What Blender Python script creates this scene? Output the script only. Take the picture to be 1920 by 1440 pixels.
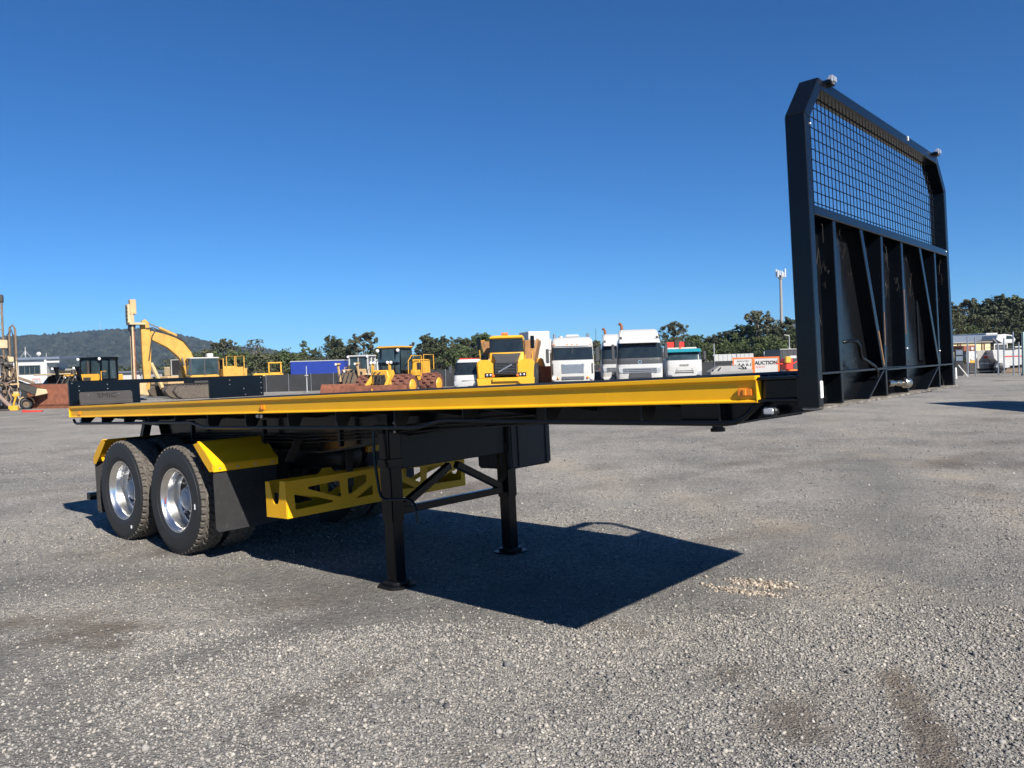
import bpy, bmesh, math, random
import numpy as np
from mathutils import Vector, Matrix, noise
from mathutils.geometry import tessellate_polygon
R = math.radians
PI = math.pi
random.seed(7)
for o in list(bpy.data.objects): bpy.data.objects.remove(o)
scene = bpy.context.scene
COL = scene.collection

# ------------------------------------------------------------------ camera
EYE = 1.739; FPX = 1513.7; PITCH = -0.0263; ROLL = 0.0299
cam_d = bpy.data.cameras.new('camera'); cam_d.sensor_width = 36; cam_d.lens = 36*FPX/1920
cam_d.clip_start = 0.05; cam_d.clip_end = 20000
cam = bpy.data.objects.new('camera', cam_d); COL.objects.link(cam)
_f = Vector((0, math.cos(PITCH), math.sin(PITCH))); _u = Vector((0, -math.sin(PITCH), math.cos(PITCH))); _r = Vector((1, 0, 0))
_cr, _sr = math.cos(ROLL), math.sin(ROLL)
_right = _r*_cr - _u*_sr; _up = _r*_sr + _u*_cr
m = Matrix.Identity(4)
for i in range(3):
    m[i][0] = _right[i]; m[i][1] = _up[i]; m[i][2] = -_f[i]
m[2][3] = EYE
cam.matrix_world = m
scene.camera = cam
# ------------------------------------------------------------------ sky and sun
SUN = Vector((0.706, -1.1215, 1.040)).normalized()
world = bpy.data.worlds.new('World'); scene.world = world; world.use_nodes = True
nt = world.node_tree; bg = nt.nodes['Background']
sky = nt.nodes.new('ShaderNodeTexSky'); sky.sky_type = 'NISHITA'; sky.sun_disc = False
sky.sun_elevation = math.asin(SUN.z); sky.sun_rotation = math.atan2(SUN.x, SUN.y)
sky.air_density = 0.7; sky.dust_density = 0.0; sky.ozone_density = 4.0; sky.altitude = 0
# one even colour grade of the whole sky (deeper blue, as the camera recorded it)
SKY = 0.054; GAIN = SKY*2**0.85
sp = nt.nodes.new('ShaderNodeSeparateColor'); cb = nt.nodes.new('ShaderNodeCombineColor'); nt.links.new(sky.outputs[0], sp.inputs[0])
for ch, (tint, gam, c) in enumerate(((.385, 1.2, 1.60), (.770, 1.05, 1.16), (1.14, 1.0, 1.07))):
    a_ = nt.nodes.new('ShaderNodeMath'); a_.operation = 'MULTIPLY'; a_.inputs[1].default_value = tint*GAIN
    b_ = nt.nodes.new('ShaderNodeMath'); b_.operation = 'POWER'; b_.inputs[1].default_value = gam
    c_ = nt.nodes.new('ShaderNodeMath'); c_.operation = 'MULTIPLY'; c_.inputs[1].default_value = c/GAIN
    nt.links.new(sp.outputs[ch], a_.inputs[0]); nt.links.new(a_.outputs[0], b_.inputs[0]); nt.links.new(b_.outputs[0], c_.inputs[0]); nt.links.new(c_.outputs[0], cb.inputs[ch])
nt.links.new(cb.outputs[0], bg.inputs[0]); bg.inputs[1].default_value = SKY
sl = bpy.data.lights.new('sun', 'SUN'); sl.energy = 5.0; sl.angle = R(0.53); sl.color = (1.0, 0.94, 0.85)
so = bpy.data.objects.new('sun', sl); COL.objects.link(so); so.rotation_euler = SUN.to_track_quat('Z', 'Y').to_euler(); so.location = (20, -30, 40)
vs = scene.view_settings; vs.view_transform = 'Standard'; vs.look = 'None'; vs.exposure = 0.85; vs.gamma = 1.0; vs.use_curve_mapping = False
scene.render.engine = 'CYCLES'; scene.cycles.use_denoising = True
scene.cycles.max_bounces = 6; scene.cycles.diffuse_bounces = 3; scene.cycles.glossy_bounces = 3; scene.cycles.transmission_bounces = 2; scene.cycles.adaptive_threshold = .02; scene.cycles.transparent_max_bounces = 16; scene.cycles.volume_bounces = 0

# ------------------------------------------------------------------ helpers
def link(o, par=None, loc=None, rot=None):
    COL.objects.link(o)
    if par is not None: o.parent = par
    if loc is not None: o.location = loc
    if rot is not None: o.rotation_euler = rot
    return o
def tag(o, label=None, cat=None, group=None, kind=None):
    if label: o['label'] = label
    if cat: o['category'] = cat
    if group: o['group'] = group
    if kind: o['kind'] = kind
    return o
def thing(name, label, cat, loc=(0, 0, 0), rz=0, group=None, scale=1):
    o = bpy.data.objects.new(name, None); o.empty_display_size = .3
    link(o, None, loc, (0, 0, rz)); o.scale = (scale,)*3
    return tag(o, label, cat, group)
def copy_tree(o, par=None):
    c = o.copy(); COL.objects.link(c); c.parent = par
    for k, v in o.items(): c[k] = v
    for ch in list(o.children): copy_tree(ch, c)
    return c
AX = {'x': lambda p, t: (t, p[0], p[1]), 'y': lambda p, t: (p[0], t, p[1]), 'z': lambda p, t: (p[0], p[1], t)}
class B:
    """collects shapes and links them as ONE mesh object"""
    def __init__(s): s.v = []; s.f = []
    def add(s, vs, fs):
        n = len(s.v); s.v += [tuple(p) for p in vs]; s.f += [tuple(i+n for i in f) for f in fs]; return s
    def box(s, x0, x1, y0, y1, z0, z1):
        return s.add([(x0,y0,z0),(x1,y0,z0),(x1,y1,z0),(x0,y1,z0),(x0,y0,z1),(x1,y0,z1),(x1,y1,z1),(x0,y1,z1)],
                     [(0,3,2,1),(4,5,6,7),(0,1,5,4),(1,2,6,5),(2,3,7,6),(3,0,4,7)])
    def bar(s, p, q, w, h, up=(0, 0, 1)):
        p, q = Vector(p), Vector(q); d = (q-p).normalized(); u = Vector(up)
        if abs(d.dot(u)) > .98: u = Vector((0, 1, 0))
        a = d.cross(u).normalized(); b = a.cross(d); vs = []
        for c in (p, q):
            for i, j in ((-1,-1),(1,-1),(1,1),(-1,1)): vs.append(c+a*(i*w/2)+b*(j*h/2))
        return s.add(vs, [(0,1,2,3),(7,6,5,4),(0,4,5,1),(1,5,6,2),(2,6,7,3),(3,7,4,0)])
    def tube(s, pts, r, n=8, cap=True):
        pts = [Vector(p) for p in pts]; k = len(pts); rs = r if isinstance(r, (list, tuple)) else [r]*k
        a = None; vs = []; fs = []
        for i, p in enumerate(pts):
            d = (pts[min(i+1, k-1)]-pts[max(i-1, 0)]).normalized()
            if a is None:
                a = d.orthogonal().normalized()
            else:
                a = (a-d*a.dot(d)).normalized()
            b = d.cross(a)
            vs += [p+(a*math.cos(2*PI*j/n)+b*math.sin(2*PI*j/n))*rs[i] for j in range(n)]
        for i in range(k-1):
            for j in range(n):
                fs.append((i*n+j, i*n+(j+1) % n, (i+1)*n+(j+1) % n, (i+1)*n+j))
        if cap:
            fs.append(tuple(range(n-1, -1, -1))); fs.append(tuple(range((k-1)*n, k*n)))
        return s.add(vs, fs)
    def cyl(s, p, q, r, n=16, r2=None): return s.tube([p, q], [r, r if r2 is None else r2], n)
    def prism(s, poly, axis, a, b):
        n = len(poly); g = AX[axis]
        return s.add([g(p, a) for p in poly]+[g(p, b) for p in poly],
                     [tuple(range(n)), tuple(range(2*n-1, n-1, -1))]+[(i, i+n, (i+1) % n+n, (i+1) % n) for i in range(n)])
    def plate(s, outer, holes, axis, a, b):
        loops = [outer]+holes; g = AX[axis]; tri = tessellate_polygon([[Vector((p[0], p[1], 0)) for p in L] for L in loops])
        flat = [p for L in loops for p in L]; n = len(flat)
        fs = [tuple(t) for t in tri]+[tuple(i+n for i in reversed(t)) for t in tri]; o = 0
        for L in loops:
            k = len(L)
            fs += [(o+i, o+i+n, o+(i+1) % k+n, o+(i+1) % k) for i in range(k)]; o += k
        return s.add([g(p, a) for p in flat]+[g(p, b) for p in flat], fs)
    def lathe(s, prof, c, ax, n=24, closed=False):
        """prof: (radius, distance along ax)"""
        c = Vector(c); ax = Vector(ax).normalized(); a = ax.orthogonal().normalized(); b = ax.cross(a); vs = []; fs = []
        for r, t in prof:
            vs += [c+ax*t+(a*math.cos(2*PI*j/n)+b*math.sin(2*PI*j/n))*max(r, 1e-4) for j in range(n)]
        k = len(prof)
        for i in range(k if closed else k-1):
            i2 = (i+1) % k
            for j in range(n): fs.append((i*n+j, i*n+(j+1) % n, i2*n+(j+1) % n, i2*n+j))
        return s.add(vs, fs)
    def loft(s, rings, cap=True):
        n = len(rings[0]); vs = [p for r in rings for p in r]; fs = []
        for i in range(len(rings)-1):
            for j in range(n): fs.append((i*n+j, i*n+(j+1) % n, (i+1)*n+(j+1) % n, (i+1)*n+j))
        if cap: fs += [tuple(range(n-1, -1, -1)), tuple(range((len(rings)-1)*n, len(rings)*n))]
        return s.add(vs, fs)
    def mesh(s, name, bev=0, smooth=0, seg=1):
        me = bpy.data.meshes.new(name); bm = bmesh.new()
        bv = [bm.verts.new(p) for p in s.v]
        for f in s.f:
            try: bm.faces.new([bv[i] for i in f])
            except ValueError: pass
        bmesh.ops.remove_doubles(bm, verts=bm.verts, dist=1e-5)
        bmesh.ops.dissolve_degenerate(bm, dist=1e-5, edges=bm.edges)
        bmesh.ops.recalc_face_normals(bm, faces=bm.faces)
        if bev:
            ed = [e for e in bm.edges if len(e.link_faces) == 2 and e.calc_face_angle(0) > R(28)]
            bmesh.ops.bevel(bm, geom=ed, offset=bev, segments=seg, affect='EDGES', clamp_overlap=True)
        bm.to_mesh(me); bm.free()
        if smooth:
            me.polygons.foreach_set('use_smooth', [True]*len(me.polygons))
            me.set_sharp_from_angle(angle=R(smooth))
        return me
    def build(s, name, mat, par=None, bev=0, smooth=0, seg=1, loc=None, rot=None):
        me = s.mesh(name, bev, smooth, seg); me.materials.append(mat)
        return link(bpy.data.objects.new(name, me), par, loc, rot)
def inst(o, par=None, loc=None, rot=None, name=None):
    c = bpy.data.objects.new(name or o.name.split('.')[0], o.data)
    return link(c, par, loc, rot)
def text_mesh(name, body, size, mat, par, loc, rot, depth=.002, align='CENTER', sx=1, bold=0):
    cu = bpy.data.curves.new(name, 'FONT'); cu.body = body; cu.size = size; cu.extrude = depth; cu.align_x = align; cu.align_y = 'CENTER'; cu.resolution_u = 3; cu.offset = bold
    t = bpy.data.objects.new(name+'_curve', cu); COL.objects.link(t)
    dg = bpy.context.evaluated_depsgraph_get(); me = bpy.data.meshes.new_from_object(t.evaluated_get(dg)); me.name = name
    bpy.data.objects.remove(t); me.materials.clear(); me.materials.append(mat)
    o = link(bpy.data.objects.new(name, me), par, loc, rot); o.scale = (sx, 1, 1); return o
def gx(u, D):
    """world x of the photo column u at ground distance D"""
    x = (u-960)/FPX*D
    for _ in range(6):
        z = -EYE; yy = D*math.cos(PITCH)+z*math.sin(PITCH); zz = -D*math.sin(PITCH)+z*math.cos(PITCH)
        uu = 960+FPX*(x*_cr-zz*_sr)/yy; x += (u-uu)/FPX*D
    return x
def G(u, D): return (gx(u, D), D, 0)

# ------------------------------------------------------------------ materials
def mat(name, col, rough=.5, metal=0, var=.12, scale=6, dust=0, dustcol=(.25, .21, .17), bump=0, bscale=60, spec=.5, coat=0, trans=0, ior=1.45, island=0, objrand=0):
    m = bpy.data.materials.new(name); m.use_nodes = True; n = m.node_tree.nodes; l = m.node_tree.links; p = n['Principled BSDF']
    p.inputs['Roughness'].default_value = rough; p.inputs['Metallic'].default_value = metal
    p.inputs['Specular IOR Level'].default_value = spec; p.inputs['Coat Weight'].default_value = coat; p.inputs['Coat Roughness'].default_value = .08
    p.inputs['Transmission Weight'].default_value = trans; p.inputs['IOR'].default_value = ior
    tc = n.new('ShaderNodeTexCoord')
    nz = n.new('ShaderNodeTexNoise'); nz.inputs['Scale'].default_value = scale; nz.inputs['Detail'].default_value = 6; nz.inputs['Roughness'].default_value = .62
    l.new(tc.outputs['Object'], nz.inputs['Vector'])
    mr = n.new('ShaderNodeMapRange'); mr.inputs[1].default_value = .3; mr.inputs[2].default_value = .7; mr.inputs[3].default_value = 1-var; mr.inputs[4].default_value = 1+var
    l.new(nz.outputs[0], mr.inputs[0])
    fac = mr.outputs[0]
    if island or objrand:
        src = n.new('ShaderNodeNewGeometry').outputs['Random Per Island'] if island else n.new('ShaderNodeObjectInfo').outputs['Random']
        k = island or objrand
        m2 = n.new('ShaderNodeMapRange'); m2.inputs[3].default_value = 1-k; m2.inputs[4].default_value = 1+k; l.new(src, m2.inputs[0])
        mm = n.new('ShaderNodeMath'); mm.operation = 'MULTIPLY'; l.new(fac, mm.inputs[0]); l.new(m2.outputs[0], mm.inputs[1]); fac = mm.outputs[0]
    vm = n.new('ShaderNodeVectorMath'); vm.operation = 'SCALE'; vm.inputs[0].default_value = col[:3]; l.new(fac, vm.inputs['Scale'])
    out = vm.outputs[0]
    if dust:
        n2 = n.new('ShaderNodeTexNoise'); n2.inputs['Scale'].default_value = scale*2.3; n2.inputs['Detail'].default_value = 9; n2.inputs['Roughness'].default_value = .7
        l.new(tc.outputs['Object'], n2.inputs['Vector'])
        cr = n.new('ShaderNodeMapRange'); cr.inputs[1].default_value = .62-.3*dust; cr.inputs[2].default_value = .85-.2*dust; cr.inputs[4].default_value = min(1, dust*1.2)
        l.new(n2.outputs[0], cr.inputs[0])
        mx = n.new('ShaderNodeMixRGB'); l.new(cr.outputs[0], mx.inputs[0]); l.new(out, mx.inputs[1]); mx.inputs[2].default_value = (*dustcol, 1); out = mx.outputs[0]
        rr = n.new('ShaderNodeMapRange'); rr.inputs[3].default_value = rough; rr.inputs[4].default_value = min(1, rough+.45); l.new(cr.outputs[0], rr.inputs[0]); l.new(rr.outputs[0], p.inputs['Roughness'])
    l.new(out, p.inputs['Base Color'])
    if bump:
        n3 = n.new('ShaderNodeTexNoise'); n3.inputs['Scale'].default_value = bscale; n3.inputs['Detail'].default_value = 4; l.new(tc.outputs['Object'], n3.inputs['Vector'])
        bp = n.new('ShaderNodeBump'); bp.inputs['Strength'].default_value = bump; bp.inputs['Distance'].default_value = .02; l.new(n3.outputs[0], bp.inputs['Height']); l.new(bp.outputs[0], p.inputs['Normal'])
    return m
M = {}
M['yellow'] = mat('yellow_gloss_paint', (.78, .40, .010), .34, var=.06, scale=2.2, dust=.05, bump=.03, bscale=25, coat=.05, spec=.3)
M['black'] = mat('black_gloss_paint', (.003, .0042, .0065), .20, var=.2, scale=5, dust=.03, dustcol=(.03, .027, .024), bump=.04, bscale=14, spec=.36)
M['black_web'] = mat('black_paint_with_dust', (.005, .0055, .007), .22, var=.2, scale=4, dust=.22, dustcol=(.06, .05, .042), bump=.05, bscale=14, spec=.3)
M['chassis'] = mat('black_chassis_paint', (.006, .0062, .007), .38, var=.2, dust=.14, dustcol=(.05, .042, .035), spec=.4)
M['plastic'] = mat('black_plastic', (.015, .016, .018), .45, var=.15, dust=.1, bump=.1, bscale=200)
M['flap'] = mat('rubber_mudflap', (.018, .018, .019), .62, var=.15, scale=9, dust=.3, dustcol=(.10, .095, .09), bump=.25, bscale=260)
M['tyre'] = mat('tyre_sidewall_rubber', (.020, .020, .021), .55, var=.12, scale=8, dust=.25, dustcol=(.08, .072, .062), bump=.05)
M['tread'] = mat('dusty_tread_rubber', (.075, .067, .057), .85, var=.3, scale=14, dust=.5, dustcol=(.23, .20, .165), bump=.3, bscale=120)
M['alloy'] = mat('polished_aluminium', (.80, .79, .77), .27, 1, var=.06, scale=12, bump=.05, bscale=22)
M['steel'] = mat('galvanised_steel', (.45, .46, .47), .42, 1, var=.15, scale=20)
M['grey_steel'] = mat('painted_grey_steel', (.40, .41, .42), .5, .2, var=.12, dust=.2)
M['stainless'] = mat('brushed_stainless', (.062, .056, .052), .38, 0, var=.1, scale=10, bump=.03)
M['brass'] = mat('worn_coupling_metal', (.62, .58, .48), .28, 1, var=.15, scale=30)
M['amber'] = mat('amber_lens', (.78, .22, .01), .2, var=.1, scale=40, spec=.6, coat=.5)
M['clear'] = mat('clear_lens', (.45, .47, .50), .12, .3, var=.3, scale=90, coat=.6)
M['white'] = mat('white_paint', (.47, .47, .46), .35, var=.04, dust=.12, dustcol=(.45, .40, .34), coat=.3)
M['offwhite'] = mat('aged_white_paint', (.50, .49, .465), .5, var=.08, dust=.25, dustcol=(.35, .29, .23))
M['reflector'] = mat('white_reflector', (.82, .82, .82), .4, var=.03)
M['deck'] = mat('black_deck_plate', (.010, .011, .014), .75, var=.25, dust=.2, dustcol=(.05, .045, .04), bump=.5, bscale=45, spec=.25)
M['glass'] = mat('dark_cab_glass', (.014, .020, .024), .06, var=.3, scale=2, spec=.7)
M['glass_blue'] = mat('tinted_cab_glass', (.03, .05, .06), .08, var=.5, scale=1.6, spec=.7)
M['catyel'] = mat('machine_yellow_paint', (.62, .33, .035), .45, var=.1, scale=3, dust=.35, dustcol=(.45, .29, .13))
M['volvoyel'] = mat('dumper_yellow_paint', (.66, .35, .022), .42, var=.08, scale=3, dust=.25, dustcol=(.48, .30, .12))
M['paleyel'] = mat('faded_yellow_paint', (.50, .275, .05), .5, var=.2, scale=2.5, dust=.35, dustcol=(.50, .37, .20))
M['tan'] = mat('faded_tan_paint', (.48, .33, .165), .6, var=.18, scale=3, dust=.45, dustcol=(.38, .24, .14))
M['cream'] = mat('cream_paint', (.46, .36, .22), .55, var=.12, scale=3, dust=.3, dustcol=(.35, .25, .16))
M['rust'] = mat('rusted_blade_steel', (.19, .068, .038), .75, var=.35, scale=4, dust=.45, dustcol=(.28, .13, .07), bump=.2, bscale=12)
M['drum_rust'] = mat('rusted_drum_steel', (.15, .06, .042), .75, var=.35, scale=5, dust=.35, dustcol=(.26, .14, .09))
M['darkmach'] = mat('greasy_dark_steel', (.035, .032, .030), .55, var=.3, scale=6, dust=.35, dustcol=(.13, .10, .075))
M['brownmach'] = mat('muddy_brown_steel', (.15, .105, .072), .75, var=.35, scale=5, dust=.5, dustcol=(.25, .19, .13))
M['darkgrey'] = mat('charcoal_plastic', (.055, .057, .062), .5, var=.1, dust=.15)
M['trackm'] = mat('dusty_track_steel', (.075, .062, .05), .7, var=.3, dust=.5, dustcol=(.20, .15, .10))
M['teal'] = mat('teal_paint', (.02, .22, .27), .35, var=.1, coat=.3)
M['red'] = mat('red_paint', (.55, .035, .025), .45, var=.12, dust=.15)
M['orange'] = mat('orange_paint', (.80, .16, .03), .45, var=.15, dust=.1)
M['blue'] = mat('blue_tarpaulin', (.012, .035, .24), .5, var=.12, scale=2, bump=.2, bscale=4)
M['bluegrey'] = mat('blue_grey_cladding', (.12, .15, .20), .5, var=.08)
M['creamwall'] = mat('cream_cladding', (.66, .55, .30), .55, var=.08, dust=.12)
M['shade'] = mat('dark_shade_cloth', (.026, .027, .030), .9, var=.25, scale=1.4, dust=.25, dustcol=(.055, .048, .04), bump=.2, bscale=9)
M['concrete'] = mat('grey_concrete', (.25, .245, .235), .85, var=.12, scale=3, dust=.2)
M['lampwhite'] = mat('lamp_lens', (.85, .86, .88), .15, var=.05, coat=.5)
M['black_ink'] = mat('black_lettering', (.012, .012, .012), .6, var=.05)
M['grey_ink'] = mat('grey_lettering', (.22, .22, .20), .6, var=.05)
M['bark'] = mat('gum_bark', (.20, .165, .13), .85, var=.3, scale=3, objrand=.2)
M['wire'] = mat('thin_dark_wire', (.004, .006, .010), .5, var=.1, spec=.2)
M['palegreen'] = mat('pale_green_paint', (.36, .46, .40), .5, var=.08)
M['web'] = mat('dusty_cobweb', (.13, .12, .11), .9, var=.2)
M['brownreflect'] = mat('painted_brown_reflection', (.16, .085, .038), .6, var=.35, scale=18)  # brown of a reflection on black paint, set as base colour
M['hose'] = mat('dusty_pink_hose', (.23, .165, .14), .8, var=.2)
M['bin'] = mat('worn_dumper_bin', (.33, .17, .065), .6, var=.3, scale=2, dust=.4, dustcol=(.24, .12, .06))
M['apron'] = mat('painted_ground_light', (.10, .095, .088), .6, var=.25, scale=8, dust=.3)  # ground light bouncing up onto the sloped plate, put into its grey-brown colour
M['brownpost'] = mat('brown_post', (.13, .07, .04), .7, var=.2)
def leafmat(name, col, v=.35):
    m_ = mat(name, col, .6, var=.2, scale=.35, island=v, spec=.25)
    p = m_.node_tree.nodes['Principled BSDF']
    return m_
LEAF = [leafmat('gum_leaves_dark', (.050, .060, .032)), leafmat('gum_leaves_olive', (.074, .080, .040)), leafmat('gum_leaves_grey', (.078, .083, .052)), leafmat('gum_leaves_green', (.062, .084, .031))]

# ------------------------------------------------------------------ ground: one sheet to the horizon
def seg_d(x, y, pl):
    best = 1e9
    for (ax, ay), (bx, by) in zip(pl, pl[1:]):
        dx, dy = bx-ax, by-ay; t = max(0, min(1, ((x-ax)*dx+(y-ay)*dy)/(dx*dx+dy*dy))); best = min(best, math.hypot(x-ax-t*dx, y-ay-t*dy))
    return best
RUTS = [([(1.54, 6.45), (1.99, 5.87), (2.04, 4.84), (1.96, 4.06), (1.73, 3.32), (1.3, 2.6)], .10, .62), ([(.55, 5.28), (1.05, 4.83), (1.25, 3.98), (1.2, 3.2)], .22, .35), ([(-1.6, 3.52), (-1.25, 4.09), (-.69, 4.8), (.1, 5.4)], .13, .34),
        ([(-2.47, 3.3), (-2.3, 4.3), (-1.9, 5.0), (-1.2, 5.7)], .14, .30), ([(-6, 7.6), (-4.0, 7.9), (-2.2, 7.6)], .3, .22), ([(2.2, 17.5), (4.4, 18.2)], .45, .5), ([(-4.6, 5.9), (-3.3, 5.8), (-2.4, 5.05)], .32, .45)]
PALE = [([(3.2, 20), (4.6, 17.3), (5.9, 15.2), (6.15, 11.8), (5.5, 8.8), (4.6, 6.5)], .35), ([(8.3, 22), (7.55, 19.1), (6.8, 13), (6.6, 9)], .3), ([(9, 26), (8.2, 16), (8.6, 10)], .4), ([(.3, 15), (1.5, 11), (2.8, 7.8), (3.1, 5.2)], .5)]
LANES = [([(-7, 5.2), (-4.2, 5.0), (-2.6, 4.4), (-1.9, 3.4)], .55), ([(-5.5, 6.6), (-3.5, 6.9), (-1.8, 6.6), (-.4, 5.7), (1.2, 5.9), (3.4, 7.8)], .55), ([(-3.3, 4.9), (-2.3, 4.6), (-1.3, 5.5), (.2, 6.2)], .35), ([(3.2, 4.2), (3.0, 6.5), (4.5, 10), (6, 14)], .6)]
def soilval(x, y):
    """0 = clean gravel, 1 = bare brown earth; ruts follow the wheel tracks"""
    a = noise.fractal(Vector((x*.55+3, y*.55, 1.7)), 1.0, 2.1, 5)
    b = noise.fractal(Vector(((x*.8+y*.55)*.32, (y*.8-x*.55)*1.5, 5.2)), 1.0, 2.0, 4)
    c = noise.fractal(Vector((x*2.3, y*2.3, 8.2)), 1.0, 2.1, 4)
    v = .45+.44*a+.36*b
    for pl, w_, k in RUTS:
        d = seg_d(x, y, pl)/w_
        if d < 3: v += k*math.exp(-d*d)*(.55+1.1*max(-.4, c))
    for cx, cy, r, k in ((-2.75, 5.32, .42, .55), (-3.4, 5.75, .3, .4), (-3.9, 8.45, .6, .35), (1.55, 5.75, .25, .3)):
        d2 = ((x-cx)/r)**2+((y-cy)/(r*.7))**2
        if d2 < 6: v += k*math.exp(-d2)*(.7+.9*c)
    if y > 14: v -= .10
    return min(1, max(0, v))
def paleval(x, y):
    v = 0
    for pl, w_ in PALE:
        d = seg_d(x, y, pl)/w_
        if d < 3: v = max(v, math.exp(-d*d))
    return v*max(0, .45+.9*noise.fractal(Vector((x*1.3, y*1.3, 4.4)), 1, 2, 4))
def laneval(x, y):
    """compacted wheel lanes: few loose stones"""
    v = 0
    for pl, w_ in LANES:
        d = seg_d(x, y, pl)/w_
        if d < 3: v = max(v, math.exp(-d*d))
    return v
def heightval(x, y):
    r = math.hypot(x, y)
    if r > 90: return 0.0
    h = .010*noise.fractal(Vector((x*.7, y*.7, 9.1)), 1, 2, 3)
    h += .006*noise.noise(Vector((x*3.1, y*3.1, 2.2)))
    h -= .035*math.exp(-(((x-1.80)/.30)**2+((y-6.03)/.26)**2))     # shallow pothole
    return h*(1-r/90)
def make_ground():
    ang = [R(90-54+108*i/300) for i in range(301)]+[R(144+252*i/50) for i in range(1, 50)]
    rad = []; r = 1.2
    while r < 70: rad.append(r); r *= 1.022
    while r < 12000: rad.append(r); r *= 1.25
    nA = len(ang); V = [(0, 0, heightval(0, 0))]; S = [.4]; PV = [0.0]; LV = [0.0]
    for r in rad:
        for a in ang:
            x, y = r*math.cos(a), r*math.sin(a)
            V.append((x, y, heightval(x, y))); S.append(soilval(x, y) if r < 60 else .36); PV.append(paleval(x, y) if r < 40 else 0.0); LV.append(laneval(x, y) if r < 40 else 0.0)
    F = [(0, 1+j, 1+(j+1) % nA) for j in range(nA)]
    for i in range(len(rad)-1):
        o = 1+i*nA
        for j in range(nA):
            k = (j+1) % nA; F.append((o+j, o+nA+j, o+nA+k, o+k))
    me = bpy.data.meshes.new('ground'); me.from_pydata(V, [], F); me.update()
    at = me.attributes.new('soil', 'FLOAT', 'POINT'); at.data.foreach_set('value', S)
    for nm, vals in (('pale', PV), ('lane', LV)): me.attributes.new(nm, 'FLOAT', 'POINT').data.foreach_set('value', vals)
    me.polygons.foreach_set('use_smooth', [True]*len(me.polygons))
    m = bpy.data.materials.new('crushed_gravel'); m.use_nodes = True; n = m.node_tree.nodes; l = m.node_tree.links; p = n['Principled BSDF']
    p.inputs['Roughness'].default_value = .85; p.inputs['Specular IOR Level'].default_value = .35
    tc = n.new('ShaderNodeTexCoord')
    def vor(scale, rnd=1):
        v = n.new('ShaderNodeTexVoronoi'); v.inputs['Scale'].default_value = scale; l.new(tc.outputs['Object'], v.inputs['Vector']); return v
    def noi(scale, det=5, ro=.6):
        v = n.new('ShaderNodeTexNoise'); v.inputs['Scale'].default_value = scale; v.inputs['Detail'].default_value = det; v.inputs['Roughness'].default_value = ro; l.new(tc.outputs['Object'], v.inputs['Vector']); return v
    def ramp(src, stops):
        c = n.new('ShaderNodeValToRGB'); e = c.color_ramp.elements
        e[0].position, e[0].color = stops[0][0], (*stops[0][1], 1); e[1].position, e[1].color = stops[-1][0], (*stops[-1][1], 1)
        for ps, cl in stops[1:-1]:
            q = e.new(ps); q.color = (*cl, 1)
        l.new(src, c.inputs[0]); return c
    def mix(f, a, b, mode='MIX'):
        x = n.new('ShaderNodeMixRGB'); x.blend_type = mode
        if isinstance(f, float): x.inputs[0].default_value = f
        else: l.new(f, x.inputs[0])
        l.new(a, x.inputs[1])
        if isinstance(b, tuple): x.inputs[2].default_value = (*b, 1)
        else: l.new(b, x.inputs[2])
        return x.outputs[0]
    v1 = vor(62); v2 = vor(150); v3 = vor(24)
    pal = [(0, (.08, .083, .09)), (.22, (.17, .171, .174)), (.5, (.27, .263, .253)), (.72, (.35, .328, .30)), (.9, (.46, .43, .39)), (1, (.66, .64, .60))]
    sx = n.new('ShaderNodeSeparateColor'); l.new(v1.outputs['Color'], sx.inputs[0])
    s2 = n.new('ShaderNodeSeparateColor'); l.new(v2.outputs['Color'], s2.inputs[0])
    c1 = ramp(sx.outputs[0], pal).outputs[0]; c2 = ramp(s2.outputs[1], [(0, (.12, .119, .117)), (.6, (.25, .24, .226)), (1, (.42, .40, .365))]).outputs[0]
    nb = noi(9); fb = ramp(nb.outputs[0], [(.35, (0, 0, 0)), (.62, (1, 1, 1))]).outputs[0]
    col = mix(fb, c1, c2)
    at_n = n.new('ShaderNodeAttribute'); at_n.attribute_name = 'soil'
    nf = noi(38, 6, .7)
    ad = n.new('ShaderNodeMath'); ad.operation = 'MULTIPLY_ADD'; l.new(nf.outputs[0], ad.inputs[0]); ad.inputs[1].default_value = .55; ad.inputs[2].default_value = -.275
    ad2 = n.new('ShaderNodeMath'); ad2.operation = 'ADD'; l.new(at_n.outputs['Fac'], ad2.inputs[0]); l.new(ad.outputs[0], ad2.inputs[1])
    sf = n.new('ShaderNodeMapRange'); sf.inputs[1].default_value = .50; sf.inputs[2].default_value = .95; sf.inputs[4].default_value = .85; l.new(ad2.outputs[0], sf.inputs[0])
    soil = ramp(noi(55, 6, .7).outputs[0], [(.3, (.075, .061, .050)), (.55, (.135, .113, .093)), (.8, (.22, .19, .16))]).outputs[0]
    col = mix(sf.outputs[0], col, soil)
    def attr(nm):
        q = n.new('ShaderNodeAttribute'); q.attribute_name = nm; return q.outputs['Fac']
    fine = ramp(v2.outputs['Color'], [(0, (.10, .10, .10)), (.5, (.145, .143, .138)), (1, (.21, .205, .196))]).outputs[0]
    lm = n.new('ShaderNodeMath'); lm.operation = 'MULTIPLY'; lm.inputs[1].default_value = .75; l.new(attr('lane'), lm.inputs[0]); col = mix(lm.outputs[0], col, fine)
    pm = n.new('ShaderNodeMath'); pm.operation = 'MULTIPLY'; pm.inputs[1].default_value = .55; pm.use_clamp = True; l.new(attr('pale'), pm.inputs[0]); col = mix(pm.outputs[0], col, (.36, .315, .255))
    col = mix(1.0, col, ramp(noi(17, 8, .75).outputs[0], [(.30, (.62, .62, .63)), (.5, (1, 1, 1)), (.72, (1.34, 1.32, 1.27))]).outputs[0], 'MULTIPLY')
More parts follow.
